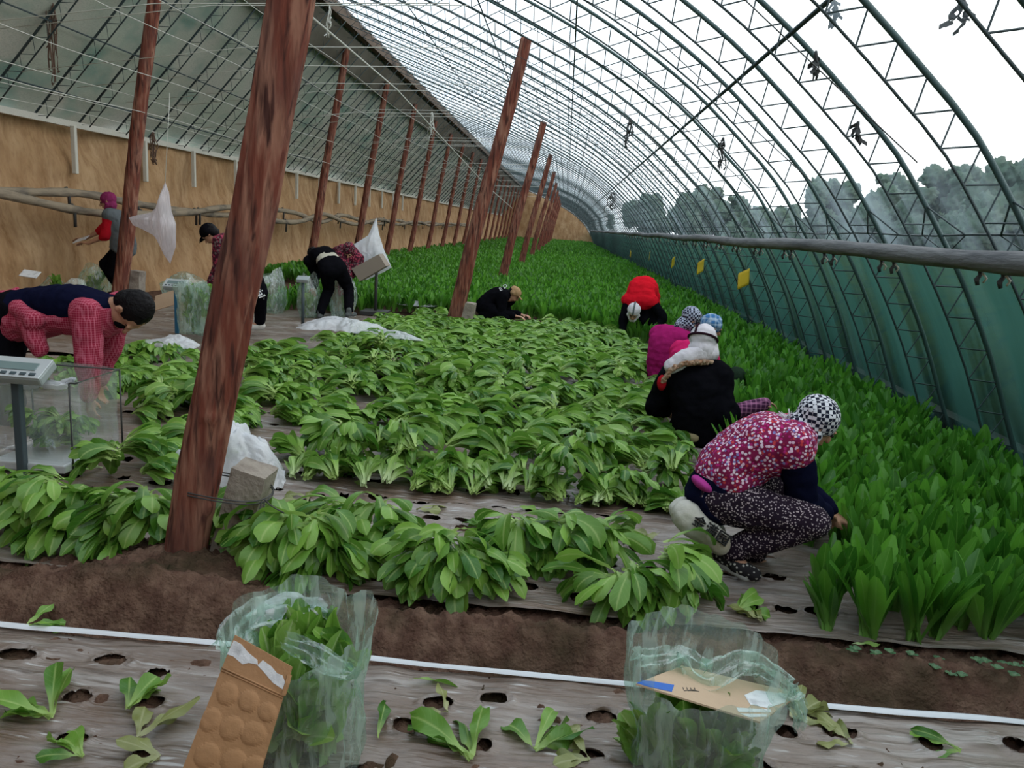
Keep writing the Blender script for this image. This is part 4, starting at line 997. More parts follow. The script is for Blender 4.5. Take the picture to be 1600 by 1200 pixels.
# cardboard sheets
def sheet(name, corners, thick, m_, label, cat='cardboard', bumps=None, nx=24, ny=40, loc=None):
    "corners: top-left, top-right, bottom-right, bottom-left"
    a, b, c, d = [Vector(q) for q in corners]; nrm = (b-a).cross(d-a).normalized()
    if nrm.dot(Vector((0, 0, H))-a) < 0: nrm = -nrm
    e = empty(name, d, label, cat); V = []
    for side in (0, 1):
        for j in range(ny+1):
            for i in range(nx+1):
                u_, v_ = i/nx, j/ny; p = a.lerp(b, u_).lerp(d.lerp(c, u_), v_); off = 0
                if side == 0 and bumps:
                    for bu, bv, br in bumps:
                        q = math.hypot((u_-bu)*(b-a).length, (v_-bv)*(d-a).length)/br
                        if q < 1: off += .0045*(1-q**4)
                p = p+nrm*(off if side == 0 else -thick); V.append(tuple(p))
    w1 = nx+1; N = w1*(ny+1); Fc = []
    for j in range(ny):
        for i in range(nx):
            q = j*w1+i; Fc.append((q, q+1, q+1+w1, q+w1)); Fc.append((N+q+w1, N+q+1+w1, N+q+1, N+q))
    for i in range(nx): Fc.append((i+1, i, N+i, N+i+1)); q = ny*w1+i; Fc.append((q, q+1, N+q+1, N+q))
    for j in range(ny): q = j*w1; Fc.append((q, q+w1, N+q+w1, N+q)); q = j*w1+nx; Fc.append((q+w1, q, N+q, N+q+w1))
    mesh_obj('board', V, Fc, M[m_], e, smooth=False)
    def on(u_, v_, lift=.0008): return a.lerp(b, u_).lerp(d.lerp(c, u_), v_)+nrm*lift
    return e, on
def patch(name, on, uvs, m_, parent, lift=.0012):
    V = [tuple(on(u_, v_, lift)) for u_, v_ in uvs]+[tuple(on(u_, v_, .0002)) for u_, v_ in uvs]; k = len(uvs)
    return mesh_obj(name, V, [tuple(range(k))]+[(i, (i+1) % k, (i+1) % k+k, i+k) for i in range(k)], M[m_], parent, smooth=False)
tl, tr_ = P(367, 992, 1.66), P(456, 1042, 1.60); bl, br_ = P(262, 1260, 1.47), P(390, 1262, 1.44)
bm_ = [(.22, .33, .028), (.55, .33, .028), (.86, .36, .026), (.12, .50, .028), (.45, .52, .030), (.76, .52, .032), (.25, .70, .030), (.62, .71, .030), (.9, .72, .026), (.4, .88, .03), (.78, .9, .03)]
e, on = sheet('cardboard_sheet', (tl, tr_, br_, bl), .004, 'card', 'brown cardboard with round bulges leaning against the left foreground bag', bumps=bm_, nx=40, ny=80)
patch('torn_label', on, [(.02, .03), (.15, .03), (.30, .055), (.47, .07), (.50, .095), (.36, .11), (.28, .135), (.10, .115), (.0, .12)], 'paper', e)
patch('torn_label', on, [(.55, .055), (.70, .065), (.82, .09), (.90, .085), (.97, .12), (.98, .175), (.80, .16), (.62, .12), (.50, .10)], 'paper', e)
mb = MB(); mb.tube([on(.0, .20, .001), on(.5, .205, .001), on(1, .215, .001)], .0022, 6); mb.tube([on(.0, .215, .001), on(.5, .22, .001), on(1, .23, .001)], .0018, 6); mb.build('fold_crease', M['card'], e)
mb = MB(); mb.tube([on(1.0, .06, .0), on(1.012, .12, .002), on(1.0, .21, .0)], .006, 6); mb.build('end_flap', M['card'], e, smooth=False)
a_, b_, c_, d_ = P(1065, 1040, 2.04), P(1250, 1084, 2.04), P(1188, 1128, 1.84), P(994, 1068, 1.84)
e, on = sheet('cardboard_sheet', (a_, b_, c_, d_), .005, 'card_pale', 'flat pale cardboard with a white sticker and blue corner lying in the right foreground bag')
patch('white_sticker', on, [(.70, .22), (.93, .10), (.985, .35), (.93, .62), (.80, .66), (.68, .45)], 'paper', e)
patch('sticker_strip', on, [(.75, .84), (.96, .64), (.985, .70), (.80, .93)], 'paper', e); patch('sticker_strip', on, [(.82, .96), (.98, .78), (.995, .84), (.9, .98)], 'paper', e)
patch('blue_print', on, [(.0, .86), (.05, .80), (.20, .72), (.26, .93), (.10, .99), (.0, .99)], 'blue', e)
mb = MB()
for k in range(4): mb.tube([on(.27+.02*k, .72-.03*k, .0008), on(.31+.02*k, .80-.03*k, .0008), on(.35+.015*k, .70, .0008)], .0012, 4)
mb.build('pen_marks', M['dwire'], e)
# crumpled sheets of white film
def crumple(name, cx, cy, rx, ry, h, seed, m_, label, z0=.0, n=60, spik=.25, cat='plastic bag', rot=0):
    V = []; r = 0
    for j in range(n+1):
        for i in range(n+1):
            u_, v_ = i/n*2-1, j/n*2-1; d = math.hypot(u_, v_)
            # square to disc with ragged outline
            f = 1+spik*noise.noise(Vector((math.atan2(v_, u_+1e-6)*1.3+seed, seed, 0)))
            k_ = max(abs(u_), abs(v_))/(d+1e-6) if d > 0 else 1
            x, y = u_*k_*rx*f, v_*k_*ry*f; dd = min(1, max(abs(u_), abs(v_)))
            z = z0+h*(1-dd**2.2)*(.75+.5*noise.noise(Vector((u_*1.5+seed, v_*1.5, 0))))+h*.22*abs(noise.noise(Vector((u_*3.2, v_*3.2, seed))))+h*.10*abs(noise.noise(Vector((u_*8, v_*8, seed))))
            V.append((cx+x*math.cos(rot)-y*math.sin(rot), cy+x*math.sin(rot)+y*math.cos(rot), max(z, z0+.004)))
    idx = np.arange((n+1)**2).reshape(n+1, n+1); Fq = np.stack([idx[:-1, :-1], idx[:-1, 1:], idx[1:, 1:], idx[1:, :-1]], -1).reshape(-1, 4)
    o = mesh_obj(name, V, Fq, M[m_], loc=(cx, cy, z0)); tag(o, label, cat); return o
g = G(322, 750); crumple('plastic_sheet', -1.80, 4.02, .34, .20, .36, 2.2, 'bag_white', 'puffed white plastic sheet behind the big front post', z0=.0)
p = P(590, 425, 12)
crumple('plastic_sheet', G(268, 555).x, G(268, 555).y, .30, .22, .10, 5.2, 'bag_white', 'white plastic sheet spread on the lettuce left of the big post', z0=.10)
g = G(540, 528); crumple('plastic_sheet', g.x, g.y-.1, .46, .32, .16, 7.7, 'bag_white', 'crumpled white plastic sheet at the feet of the bending worker in black', z0=.12, spik=.5)
g = G(610, 545); crumple('plastic_sheet', g.x, g.y, .42, .10, .08, 9.1, 'bag_white', 'twisted tail of white plastic trailing right over the lettuce', z0=.14, spik=.4, rot=-.25)
g = G(650, 486); crumple('plastic_sheet', g.x, g.y, .34, .22, .07, 3.4, 'bag_white', 'pale plastic sheet at the edge of the uncut field left of the middle post', z0=.10)
g = G(1015, 580); crumple('plastic_sheet', g.x, g.y, .12, .12, .16, 6.4, 'bag_white', 'small white bag beside the worker in the magenta jacket', z0=.0, spik=.3)
# hanging film by the far worker (hung from a string)
def hang_film(name, pts_outline, Y, m_, label, seed, thick=.10):
    "bag of film: outline in world x-z at y=Y, inflated"
    pts_ = [P(a, b, Y) for a, b in pts_outline]; c = sum(pts_, Vector())/len(pts_); n = 10; k = len(pts_); V = []; Fc = []
    dense = []
    for i in range(k):
        for s in range(4): dense.append(pts_[i].lerp(pts_[(i+1) % k], s/4))
    k = len(dense)
    for side in (-1, 1):
        for r_ in range(n+1):
            f = r_/n
            for q in dense:
                p_ = c.lerp(q, f); V.append((p_.x, p_.y+side*thick*(1-f**2)*(1+.6*noise.noise(Vector((p_.x*7, side*3, p_.z*3+seed))))+.02*math.sin(p_.x*60+seed)*(1-f), p_.z))
    for side in (0, 1):
        b_ = side*(n+1)*k
        for r_ in range(n):
            for i in range(k): Fc.append((b_+r_*k+i, b_+r_*k+(i+1) % k, b_+(r_+1)*k+(i+1) % k, b_+(r_+1)*k+i))
    o = mesh_obj(name, V, Fc, M[m_], loc=(c.x, c.y, c.z)); tag(o, label, 'plastic bag'); return o
M['bag_pink'] = film_mat('pinkish_film', clear=.35, milky=(.78, .72, .76), rough=.3, scale=7, stretch=(4, 4, .5), bump=.8, gl=.1)
hang_film('hanging_bag', [(258, 284), (264, 300), (268, 330), (275, 350), (275, 385), (266, 412), (256, 398), (245, 375), (240, 368), (222, 358), (208, 352), (201, 340), (215, 336), (236, 332), (250, 318), (254, 295)], 9.6, 'bag_pink', 'empty translucent plastic bag hanging between the two left posts', 1.1)
line('bag_string', [P(258, 284, 9.6), P(262, 262, 9.6)+Vector((0, .1, .9))], .004, 'wire', 'string holding the empty hanging bag', 'string')
# scale stand with bag and cardboard, right of the bending worker in black
Yb = 11.9
e = empty('scale_stand', (P(587, 470, Yb).x, Yb, 0), 'dark stand carrying a box wrapped in plastic beside the bending worker in black', 'stand')
x0 = P(587, 470, Yb).x
MB().tube([(x0, Yb, 0), (x0, Yb, .75)], .025, 8).build('pole', M['dwire'], e); MB().bbox((x0, Yb, .03), (.4, .4, .06)).build('base_plate', M['dwire'], e, smooth=False)
MB().bbox((x0, Yb, .75), (.14, .1, .03)).build('bracket', M['dwire'], e, smooth=False)
q = [P(560, 418, Yb), P(601, 396, Yb), P(612, 414, Yb), P(572, 437, Yb)]; mb = MB(); dy = Vector((0, .14, 0)); q = [v-Vector((0, .25, 0)) for v in q]
mb.add([v-dy for v in q]+[v+dy for v in q], [(0, 1, 2, 3), (7, 6, 5, 4), (0, 4, 5, 1), (1, 5, 6, 2), (2, 6, 7, 3), (3, 7, 4, 0)]); mb.build('carton', M.setdefault('grey_card', mat('grey_card', (.27, .22, .18), .8)), smooth=False, loc=q[3]); tag(bpy.data.objects['carton'], 'greyish cardboard carton tilted on the stand inside thin plastic', 'box')
hang_film('draped_bag', [(588, 340), (592, 365), (600, 390), (612, 418), (600, 425), (572, 438), (560, 425), (548, 405), (533, 388), (556, 380), (575, 368)], Yb+.1, 'bag_white', 'billowing white plastic bag around the carton on the stand', 4.2, .08)
# --- near platform scale with its display, post and wire-framed clear tub, left ---
M['scale_grey'] = mat('scale_housing', (.30, .34, .34), .45, .5); M['scale_dark'] = mat('scale_column', (.045, .065, .075), .5, .4); M['screen'] = mat('lcd_screen', (.16, .22, .22), .2, .6)
M['silver'] = mat('silver_edge', (.55, .58, .60), .3, .6, metal=.3)
def scale(base, zt, w_, yaw, label, pole_m, big=True, gx=0.0):
    e = empty('platform_scale', base, label, 'scale'); b = Vector(base); Rz = Matrix.Rotation(yaw, 3, 'Z')
    MB().bbox(b+Rz @ Vector((gx, .24, .05)), (.42, .46, .05), Rz, b=.01).build('platform', M['silver'], e, smooth=False)
    for sx in (-.15, .15):
        for sy in (.07, .41): MB().tube([b+Rz @ Vector((gx+sx, sy, 0)), b+Rz @ Vector((gx+sx, sy, .03))], .018, 8).build('foot', M['scale_dark'], e)
    MB().bbox(b+Vector((0, 0, zt/2)), (.045, .04, zt), Rz, b=.006).build('column', M[pole_m], e, smooth=False)
    Rt = Rz @ Matrix.Rotation(.55, 3, 'X'); c = b+Vector((0, 0, zt))
    hd = MB().bbox(c, (w_, .155, .055), Rt, b=.012).build('display_head', M['scale_grey'], e, smooth=False)
    MB().bbox(c+Rt @ Vector((0, 0, .028)), (w_*.98, .15, .006), Rt, b=.002).build('silver_bezel', M['silver'], hd, smooth=False)
    MB().bbox(c+Rt @ Vector((0, .005, .033)), (w_*.72, .055, .006), Rt, b=.002).build('screen', M['screen'], hd, smooth=False)
    mb = MB()
    for k in range(6): mb.bbox(c+Rt @ Vector((-w_*.36+k*w_*.145, -.05, .033)), (w_*.09, .02, .006), Rt, b=.002)
    mb.build('keypad', M['scale_dark'], hd, smooth=False); return e
sb = P(36, 742, 3.80); scale((sb.x, 3.80, .0), .585, .36, .0, 'grey platform scale with a tilted display on a dark column, left edge', 'scale_dark', gx=.02)
# clear tub (bag held open in a wire frame)
tx0, tx1, ty0, ty1, tz0, tz1 = -3.12, -2.57, 3.88, 4.30, .05, .52
e = empty('wire_frame', ((tx0+tx1)/2, (ty0+ty1)/2, 0), 'thin dark wire frame holding a clear bag open beside the grey scale', 'frame')
for x, y in ((tx0, ty0), (tx1-.035, ty0), (tx1, ty1), (tx0, ty1)): MB().tube([(x, y, 0), (x, y, tz1)], .005, 6).build('upright', M['dwire'], e)
MB().tube([(tx0, ty0, tz1), (tx1, ty0, tz1), (tx1, ty1, tz1), (tx0, ty1, tz1), (tx0, ty0, tz1)], .005, 6).build('top_ring', M['dwire'], e)
V = []; Fc = []; n = 64; m = 20
for i in range(m+1):
    t = i/m
    for k in range(n):
        th = 2*math.pi*k/n; c, s = math.cos(th), math.sin(th); ex = .28
        x = (tx0+tx1)/2+math.copysign(abs(c)**ex, c)*((tx1-tx0)/2+.01); y = (ty0+ty1)/2+math.copysign(abs(s)**ex, s)*((ty1-ty0)/2+.01)
        q = .012*noise.noise(Vector((x*9, y*9, t*3)))
        V.append((x+q*c, y+q*s, tz0+t*(tz1-tz0+.01)+(.006*math.sin(th*5) if i == m else 0)))
for i in range(m):
    for k in range(n): Fc.append((i*n+k, i*n+(k+1) % n, (i+1)*n+(k+1) % n, (i+1)*n+k))
Fc.append(tuple(range(n-1, -1, -1)))
o = mesh_obj('clear_bag', V, Fc, M['bag_clear'], loc=((tx0+tx1)/2, (ty0+ty1)/2, tz0)); tag(o, 'clear box-shaped plastic bag half filled with lettuce beside the grey scale', 'bag')
fold('folded_rim', [(tx0, ty0, tz1), ((tx0+tx1)/2, ty0-.01, tz1-.02), (tx1-.08, ty0-.01, tz1-.01), (tx1, ty0-.005, tz1+.02)], .05, 'bag_white', '', 5.0, o)
r = random.Random(3)
for k in range(18): place(r.choice(LY), 'lettuce', (-2.85+r.uniform(-.17, .17), 4.08+r.uniform(-.05, .05), .08+.010*k), (.1, 0, r.uniform(0, 6.28)), .55, 'lettuce head inside the clear box-shaped bag', 'lettuce', 'heads in the box-shaped bag')
# blue scale farther back, lettuce bundle next to it
bb = G(277, 522); bp_ = P(272, 445, bb.y)
M['bluepole'] = mat('blue_pole', (.02, .12, .22), .5, .4)
scale((bb.x, bb.y, .0), bp_.z, .26, .1, 'platform scale on a blue column left of the big post', 'bluepole', gx=.3)
for i, (px, Y, sc_) in enumerate([(300, 8.35, 1), (325, 8.35, 1)]):
    p = P(px, 525, Y); r = random.Random(i)
    for k in range(10): place(r.choice(PK[4:]), 'lettuce', (p.x+r.uniform(-.05, .05), Y+r.uniform(-.08, .08), .10+.042*k), (0, r.uniform(-.2, .2), r.uniform(0, 6.28)), 1.0, 'lettuce standing packed in the bag on the blue scale', 'lettuce', 'heads on the blue scale')
    V, Fc = bag_shell(p.x, Y, .13, .17, .56, 2+i, lambda th: (.02*math.sin(3*th), .08), base=.09, n=40, m=16)
    o = mesh_obj('plastic_bag', V, Fc, M['bag'], loc=(p.x, Y, .09)); tag(o, ['left one of the two green-filled bags on the blue scale', 'right one of the two green-filled bags on the blue scale, behind the big post'][i], 'bag')
def filled_bag(px, py, Y, rx, h, label, seed, nh=5):
    p = P(px, py, Y); V, Fc = bag_shell(p.x, Y, rx, rx*.8, h, seed, lambda th: (.06*math.sin(2*th+seed), -.35+.1*math.sin(3*th)), base=0.0, n=44, m=18)
    o = mesh_obj('plastic_bag', V, Fc, M['bag'], loc=(p.x, Y, 0)); tag(o, label, 'bag'); r = random.Random(seed*10)
    for k in range(nh): place(r.choice(PK), 'lettuce', (p.x+r.uniform(-.4, .4)*rx, Y+r.uniform(-.3, .3)*rx, .03+.06*k), (.1, 0, r.uniform(0, 6.28)), 1.1, 'lettuce inside the '+' '.join(label.split()[:11]), 'lettuce', 'lettuces in the '+label)
filled_bag(414, 475, 11.2, .30, .62, 'tied greenish bag right of the big post near the dirt path', 1)
filled_bag(100, 466, 10.2, .32, .36, 'slumped greenish bag at the foot of the earth wall on the left', 2)
filled_bag(150, 462, 11.2, .22, .50, 'upright bag behind the leaning left post', 3)
filled_bag(290, 462, 11.8, .34, .40, 'pale plastic bag on the ground behind the blue scale', 4, 3)
filled_bag(535, 495, 11.3, .19, .58, 'greenish bag standing between the legs of the bending worker in black', 5, 3)
filled_bag(482, 500, 11.0, .15, .60, 'narrow pale bag hanging at the left of the bending worker in black', 6, 3)
sc3 = G(473, 512); e = empty('scale_post', (sc3.x, sc3.y, 0), 'thin dark scale post left of the bending worker in black', 'scale')
MB().tube([(sc3.x, sc3.y, 0), (sc3.x, sc3.y, .62)], .022, 8).build('column', M['scale_dark'], e); MB().bbox((sc3.x, sc3.y, .64), (.16, .10, .05), Matrix.Rotation(.5, 3, 'X'), b=.008).build('display_head', M['scale_grey'], e, smooth=False)
def card(px, py, Y, w_, h_, rot, label, m_='card_pale', cat='cardboard', name='cardboard_sheet'):
    p = P(px, py, Y); o = MB().bbox(p, (w_, .012, h_), rot, b=.003).build(name, M[m_], smooth=False, loc=p); tag(o, label, cat); return o
card(262, 468, 9.4, .36, .24, Matrix.Rotation(-.35, 3, 'Y') @ Matrix.Rotation(-.7, 3, 'X'), 'piece of pale cardboard lying left of the blue scale')
card(152, 440, 12.1, .26, .20, Matrix.Rotation(.3, 3, 'Y') @ Matrix.Rotation(-.5, 3, 'X'), 'piece of pale cardboard against the bag behind the leaning left post')
card(308, 442, 11.9, .30, .10, Matrix.Rotation(-.6, 3, 'X'), 'flat pale cardboard between the blue scale and the worker in the black cap')
card(47, 428, 8.6, .22, .11, Matrix.Rotation(-.9, 3, 'X') @ Matrix.Rotation(.1, 3, 'Y'), 'white tray showing above the back of the worker in the red checked apron', 'paper', 'tray', 'tray')
# sticks and plastic scraps on the path are left to the ground; straw by the wall
# ================= people =================
def ik(a, b, l1, l2, hint):
    a = Vector(a); b = Vector(b); d = b-a; L = d.length; L = max(1e-4, L); mx = (l1+l2)*.995
    if L > mx: b = a+d*(mx/L); d = b-a; L = mx
    x = (l1*l1-l2*l2+L*L)/(2*L); h = math.sqrt(max(0, l1*l1-x*x)); t = d/L; hv = Vector(hint); hv = hv-t*hv.dot(t)
    hv = hv.normalized() if hv.length > 1e-5 else Vector((0, 0, 1))
    return a+t*x+hv*h, b
def basis(fwd, up):
    f = Vector(fwd).normalized(); u = Vector(up); u = (u-f*u.dot(f)).normalized(); r = f.cross(u); return Matrix([r, f, u]).transposed()  # local x right, y forward, z up
class Person:
    def __init__(s, label, base, pel, che, head, lat, face, crown, hands, feet, toes, k=1.0, elbow=None, knee=None, back=(0, 0, 0), voxel=.010, handdir=None, hs=1.0):
        s.k = k; s.e = empty('person', base, label, 'person'); s.pel = Vector(pel); s.che = Vector(che); s.head = Vector(head); s.lat = Vector(lat).normalized()
        s.vox = voxel; s.bk = Vector(back); s.face = Vector(face).normalized(); s.crown = Vector(crown).normalized()
        ax = (s.che-s.pel).normalized(); s.lat = (s.lat-ax*s.lat.dot(ax)).normalized()
        s.dep = ax.cross(s.lat).normalized()
        s.hip = [s.pel-s.lat*.088*k, s.pel+s.lat*.088*k]; s.sh = [s.che-s.lat*.165*k, s.che+s.lat*.165*k]
        s.el = []; s.wr = []; s.kn = []; s.an = []
        for i in (0, 1):
            eh = (elbow[i] if isinstance(elbow, list) else elbow) or (0, 0, -1); e_, w_ = ik(s.sh[i], hands[i], .285*k, .25*k, eh); s.el.append(e_); s.wr.append(w_)
            kh = (knee[i] if isinstance(knee, list) else knee) or (0, -1, .3); k_, a_ = ik(s.hip[i], feet[i], .42*k, .41*k, kh); s.kn.append(k_); s.an.append(a_)
        s.toes = [Vector(t).normalized() for t in (toes if isinstance(toes[0], (tuple, list, Vector)) else [toes, toes])]
        s.hd = [Vector(h).normalized() for h in handdir] if handdir else [(s.wr[i]-s.el[i]).normalized() for i in (0, 1)]
        neck = s.head-s.crown*.10*k - s.face*.01; s.neck = neck
        mb = MB(); s.torso(mb, 0); 
        mb.caps(s.spine(.93), neck, .062*k, .052*k)
        B = basis(s.face, s.crown); s.B = B; c = s.head; k = k*hs
        mb.ell(c+B @ Vector((0, -.012, .022))*k, (.074*k, .092*k, .085*k), B)
        mb.ell(c+B @ Vector((0, .018, -.040))*k, (.056*k, .066*k, .072*k), B)
        mb.caps(c+B @ Vector((0, .088, .005))*k, c+B @ Vector((0, .106, -.028))*k, .009*k, .014*k, 8)   # nose
        mb.caps(c+B @ Vector((-.022, .082, -.058))*k, c+B @ Vector((.022, .082, -.058))*k, .009*k, n=8)  # lips
        mb.caps(c+B @ Vector((-.04, .078, .022))*k, c+B @ Vector((.04, .078, .022))*k, .010*k, n=8)      # brow
        for sx in (-1, 1):
            mb.ell(c+B @ Vector((sx*.076, -.012, -.008))*k, (.010*k, .020*k, .031*k), B, n=10)
            mb.caps(c+B @ Vector((sx*.076, -.02, .015))*k, c+B @ Vector((sx*.088, -.016, .008))*k, .007*k, n=8)
        k = s.k
        for i in (0, 1):
            mb.caps(s.sh[i], s.el[i], .046*k, .036*k); mb.caps(s.el[i], s.wr[i], .037*k, .024*k)
            s.hand(mb, i, 0)
            mb.caps(s.hip[i], s.kn[i], .080*k, .054*k); mb.caps(s.kn[i], s.an[i], .052*k, .036*k)
            mb.caps(s.an[i], s.an[i]+s.toes[i]*.12*k+Vector((0, 0, -.045)), .036*k, .024*k)
        s.bk_ = s.k; s.k = k*hs; s.body = mb.remesh('body', M['skin'], s.e, voxel=min(voxel, .009), it=2)
        ev = MB()
        for sx in (-1, 1): ev.ell(c+B @ Vector((sx*.031, .081, .004))*k, (.013*k, .009*k, .009*k), B, n=8)
        ev.build('eyes', M.setdefault('eye', mat('eye', (.02, .015, .012), .2, .5)), s.e); s.k = s.bk_; s.kh = s.k*hs
    def spine(s, t): 
        return s.pel.lerp(s.che, t)+s.bk*(4*t*(1-t))
    def torso(s, mb, inf, t0=0, t1=1.0, n=9, sx=1.0, off=(0, 0, 0)):
        k = s.k; off = Vector(off)
        for i in range(n):
            t = t0+(t1-t0)*i/(n-1); c = s.spine(t)+off
            wx = np.interp(t, [0, .12, .4, .75, 1], [.165, .165, .135, .160, .155])*k*sx+inf; wd = np.interp(t, [0, .4, .75, 1], [.108, .098, .105, .075])*k+inf
            mb.caps(c-s.lat*max(0, wx-wd), c+s.lat*max(0, wx-wd), wd)
    def hand(s, mb, i, inf):
        k = s.k; w_ = s.wr[i]; d = s.hd[i]; pn = s.lat.cross(d)
        sd = d.cross(Vector((0, 0, 1)) if abs(d.z) < .8 else s.dep).normalized(); pn = sd.cross(d).normalized()
        if pn.z > 0: pn = -pn
        rad = .0088*k+inf; pal = .085*k
        for f in range(4):
            o = sd*((f-1.5)*.021*k); a = w_+o*.6; b = w_+o+d*pal; mb.caps(a, b, .013*k+inf, .011*k+inf, 8)
            Ls = [(.040, .026, .020), (.045, .030, .022), (.041, .028, .021), (.032, .020, .018)][f]; dd = d+sd*((f-1.5)*.06); q = b
            for j, l_ in enumerate(Ls):
                dd = (dd+pn*(.35+.10*j+.05*f)).normalized(); q2 = q+dd*l_*k; mb.caps(q, q2, rad*(1-.08*j), rad*(1-.08*(j+1)), 8); q = q2
        sg = -1 if i == 0 else 1
        a = w_+sd*(.018*k*sg)+d*.02*k; b = a+(d*.6+sd*.75*sg+pn*.25).normalized()*.045*k; c = b+(d*.85+sd*.25*sg+pn*.35).normalized()*.032*k
        mb.caps(w_, a, .013*k+inf, .012*k+inf, 8); mb.caps(a, b, .0125*k+inf, .0105*k+inf, 8); mb.caps(b, c, .0105*k+inf, .009*k+inf, 8)
    def shirt(s, name, m_, inf=.022, sleeves=(1, 1), sleeve_to=.92, t0=.0, t1=1.0, disp=.012, sx=1.0, off=(0, 0, 0), hem=0, collar=True):
        mb = MB(); k = s.k; s.torso(mb, inf, t0, t1, 10, sx, off)
        for i in (0, 1):
            if sleeves[i]:
                mb.caps(s.sh[i], s.el[i], .055*k+inf, .044*k+inf)
                if sleeve_to > 0: mb.caps(s.el[i], s.el[i].lerp(s.wr[i], sleeve_to), .044*k+inf, .034*k+inf*.8)
            else: mb.caps(s.sh[i]-(s.sh[i]-s.che)*.4, s.sh[i], .06*k+inf, .052*k+inf)
        if collar: mb.caps(s.spine(.95), s.neck.lerp(s.che, .55), .075*k+inf*.5, .066*k+inf*.3)
        return mb.remesh(name, M[m_] if isinstance(m_, str) else m_, s.e, voxel=s.vox*1.1, it=3, disp=disp, dscale=9)
    def trousers(s, name, m_, inf=.022, t1=.18, to=.93, disp=.010):
        mb = MB(); k = s.k; s.torso(mb, inf, -.04, t1, 4)
        for i in (0, 1):
            mb.caps(s.hip[i], s.hip[i].lerp(s.kn[i], .5), .094*k+inf, .080*k+inf); mb.caps(s.hip[i].lerp(s.kn[i], .5), s.kn[i], .080*k+inf, .060*k+inf)
            mb.caps(s.kn[i], s.kn[i].lerp(s.an[i], to), .060*k+inf, .044*k+inf)
        return mb.remesh(name, M[m_] if isinstance(m_, str) else m_, s.e, voxel=s.vox*1.1, it=3, disp=disp, dscale=9)
    def shoes(s, m_, sole='sole', inf=.0):
        for i in (0, 1):
            mb = MB(); a = s.an[i]; t = s.toes[i]; dn = Vector((0, 0, -1)); u_ = (dn-t*dn.dot(t)).normalized(); k = s.k
            mb.caps(a+Vector((0, 0, .03)), a+u_*.035*k, .046*k+inf, .044*k+inf)
            mb.caps(a+u_*.038*k-t*.03*k, a+u_*.045*k+t*.15*k, .038*k+inf, .034*k+inf)
            sd = t.cross(u_).normalized(); mb.caps(a+u_*.045*k+t*.06*k-sd*.016, a+u_*.045*k+t*.14*k+sd*.0, .032*k+inf, .034*k+inf)
            o = mb.remesh('shoe', M[m_] if isinstance(m_, str) else m_, s.e, voxel=.008, it=2)
            mb = MB(); mb.caps(a+u_*.072*k-t*.035*k, a+u_*.074*k+t*.155*k, .014, .014); mb.caps(a+u_*.072*k-t*.03*k+sd*.022, a+u_*.074*k+t*.13*k+sd*.026, .014, .013); mb.caps(a+u_*.072*k-t*.03*k-sd*.022, a+u_*.074*k+t*.13*k-sd*.026, .014, .013)
            mb.remesh('sole', M.setdefault('sole', mat('shoe_sole', (.25, .24, .22), .8)), o, voxel=.007, it=2)
    def hair(s, long=0, name='hair', m_='hair'):
        mb = MB(); B = s.B; c = s.head; k = s.kh
        mb.ell(c+B @ Vector((0, -.026, .034))*k, (.086*k, .096*k, .090*k), B); mb.ell(c+B @ Vector((0, -.055, -.01))*k, (.078*k, .060*k, .075*k), B)
        if long: mb.caps(c+B @ Vector((0, -.09, -.02))*k, c+B @ Vector((0, -.10, -.10))*k, .045*k, .03*k)
        return mb.remesh(name, M[m_] if isinstance(m_, str) else m_, s.e, voxel=.008, it=2, disp=.004, dscale=40)
    def cap(s, m_, brim=True, name='cap'):
        mb = MB(); B = s.B; c = s.head; k = s.kh
        mb.ell(c+B @ Vector((0, -.012, .050))*k, (.092*k, .106*k, .082*k), B)
        mb.caps(c+B @ Vector((-.05, -.02, .02))*k, c+B @ Vector((.05, -.02, .02))*k, .055*k)
        o = mb.remesh(name, M[m_] if isinstance(m_, str) else m_, s.e, voxel=.008, it=2, disp=.003, dscale=25)
        if brim:
            mb = MB()
            for x in np.linspace(-.06, .06, 7): mb.caps(c+B @ Vector((x, .05, .045))*k, c+B @ Vector((x*.9, .165-abs(x)*.7, .030))*k, .007, .006, 8)
            mb.remesh('brim', M[m_] if isinstance(m_, str) else m_, o, voxel=.006, it=1)
        return o
    def scarf(s, m_, drape=True, name='headscarf', inf=.0, knot=False):
        mb = MB(); B = s.B; c = s.head; k = s.kh
        mb.ell(c+B @ Vector((0, -.022, .032))*k, (.096*k+inf, .108*k+inf, .098*k+inf), B); mb.ell(c+B @ Vector((0, -.03, -.05))*k, (.088*k+inf, .075*k+inf, .08*k+inf), B)
        mb.caps(c+B @ Vector((-.062, .0, -.05))*k, c+B @ Vector((-.02, .05, -.112))*k, .035*k, .026*k); mb.caps(c+B @ Vector((.062, .0, -.05))*k, c+B @ Vector((.02, .05, -.112))*k, .035*k, .026*k)
        if drape: mb.caps(c+B @ Vector((0, -.06, -.08))*k, s.neck.lerp(s.che, .5)-s.face*.02, .075*k, .06*k)
        o = mb.remesh(name, M[m_] if isinstance(m_, str) else m_, s.e, voxel=.0075, it=2, disp=.007, dscale=16)
        return o
    def gloves(s, m_, which=(0, 1)):
        for i in which:
            mb = MB(); s.hand(mb, i, .0035); mb.caps(s.wr[i]-s.hd[i]*.05, s.wr[i], .036*s.k, .032*s.k); mb.remesh('glove', M[m_], s.e, voxel=.006, it=1)
def C(name, c, **k):
    M[name] = cloth(name, c, **k); return name
C('black_cloth', (.005, .005, .007)); C('navy', (.005, .006, .020)); C('red_vest', (.60, .010, .022), bump=(14, .9, (.3, 1, 1))); C('red_sleeve', (.42, .012, .022)); C('grey_apron', (.11, .125, .135))
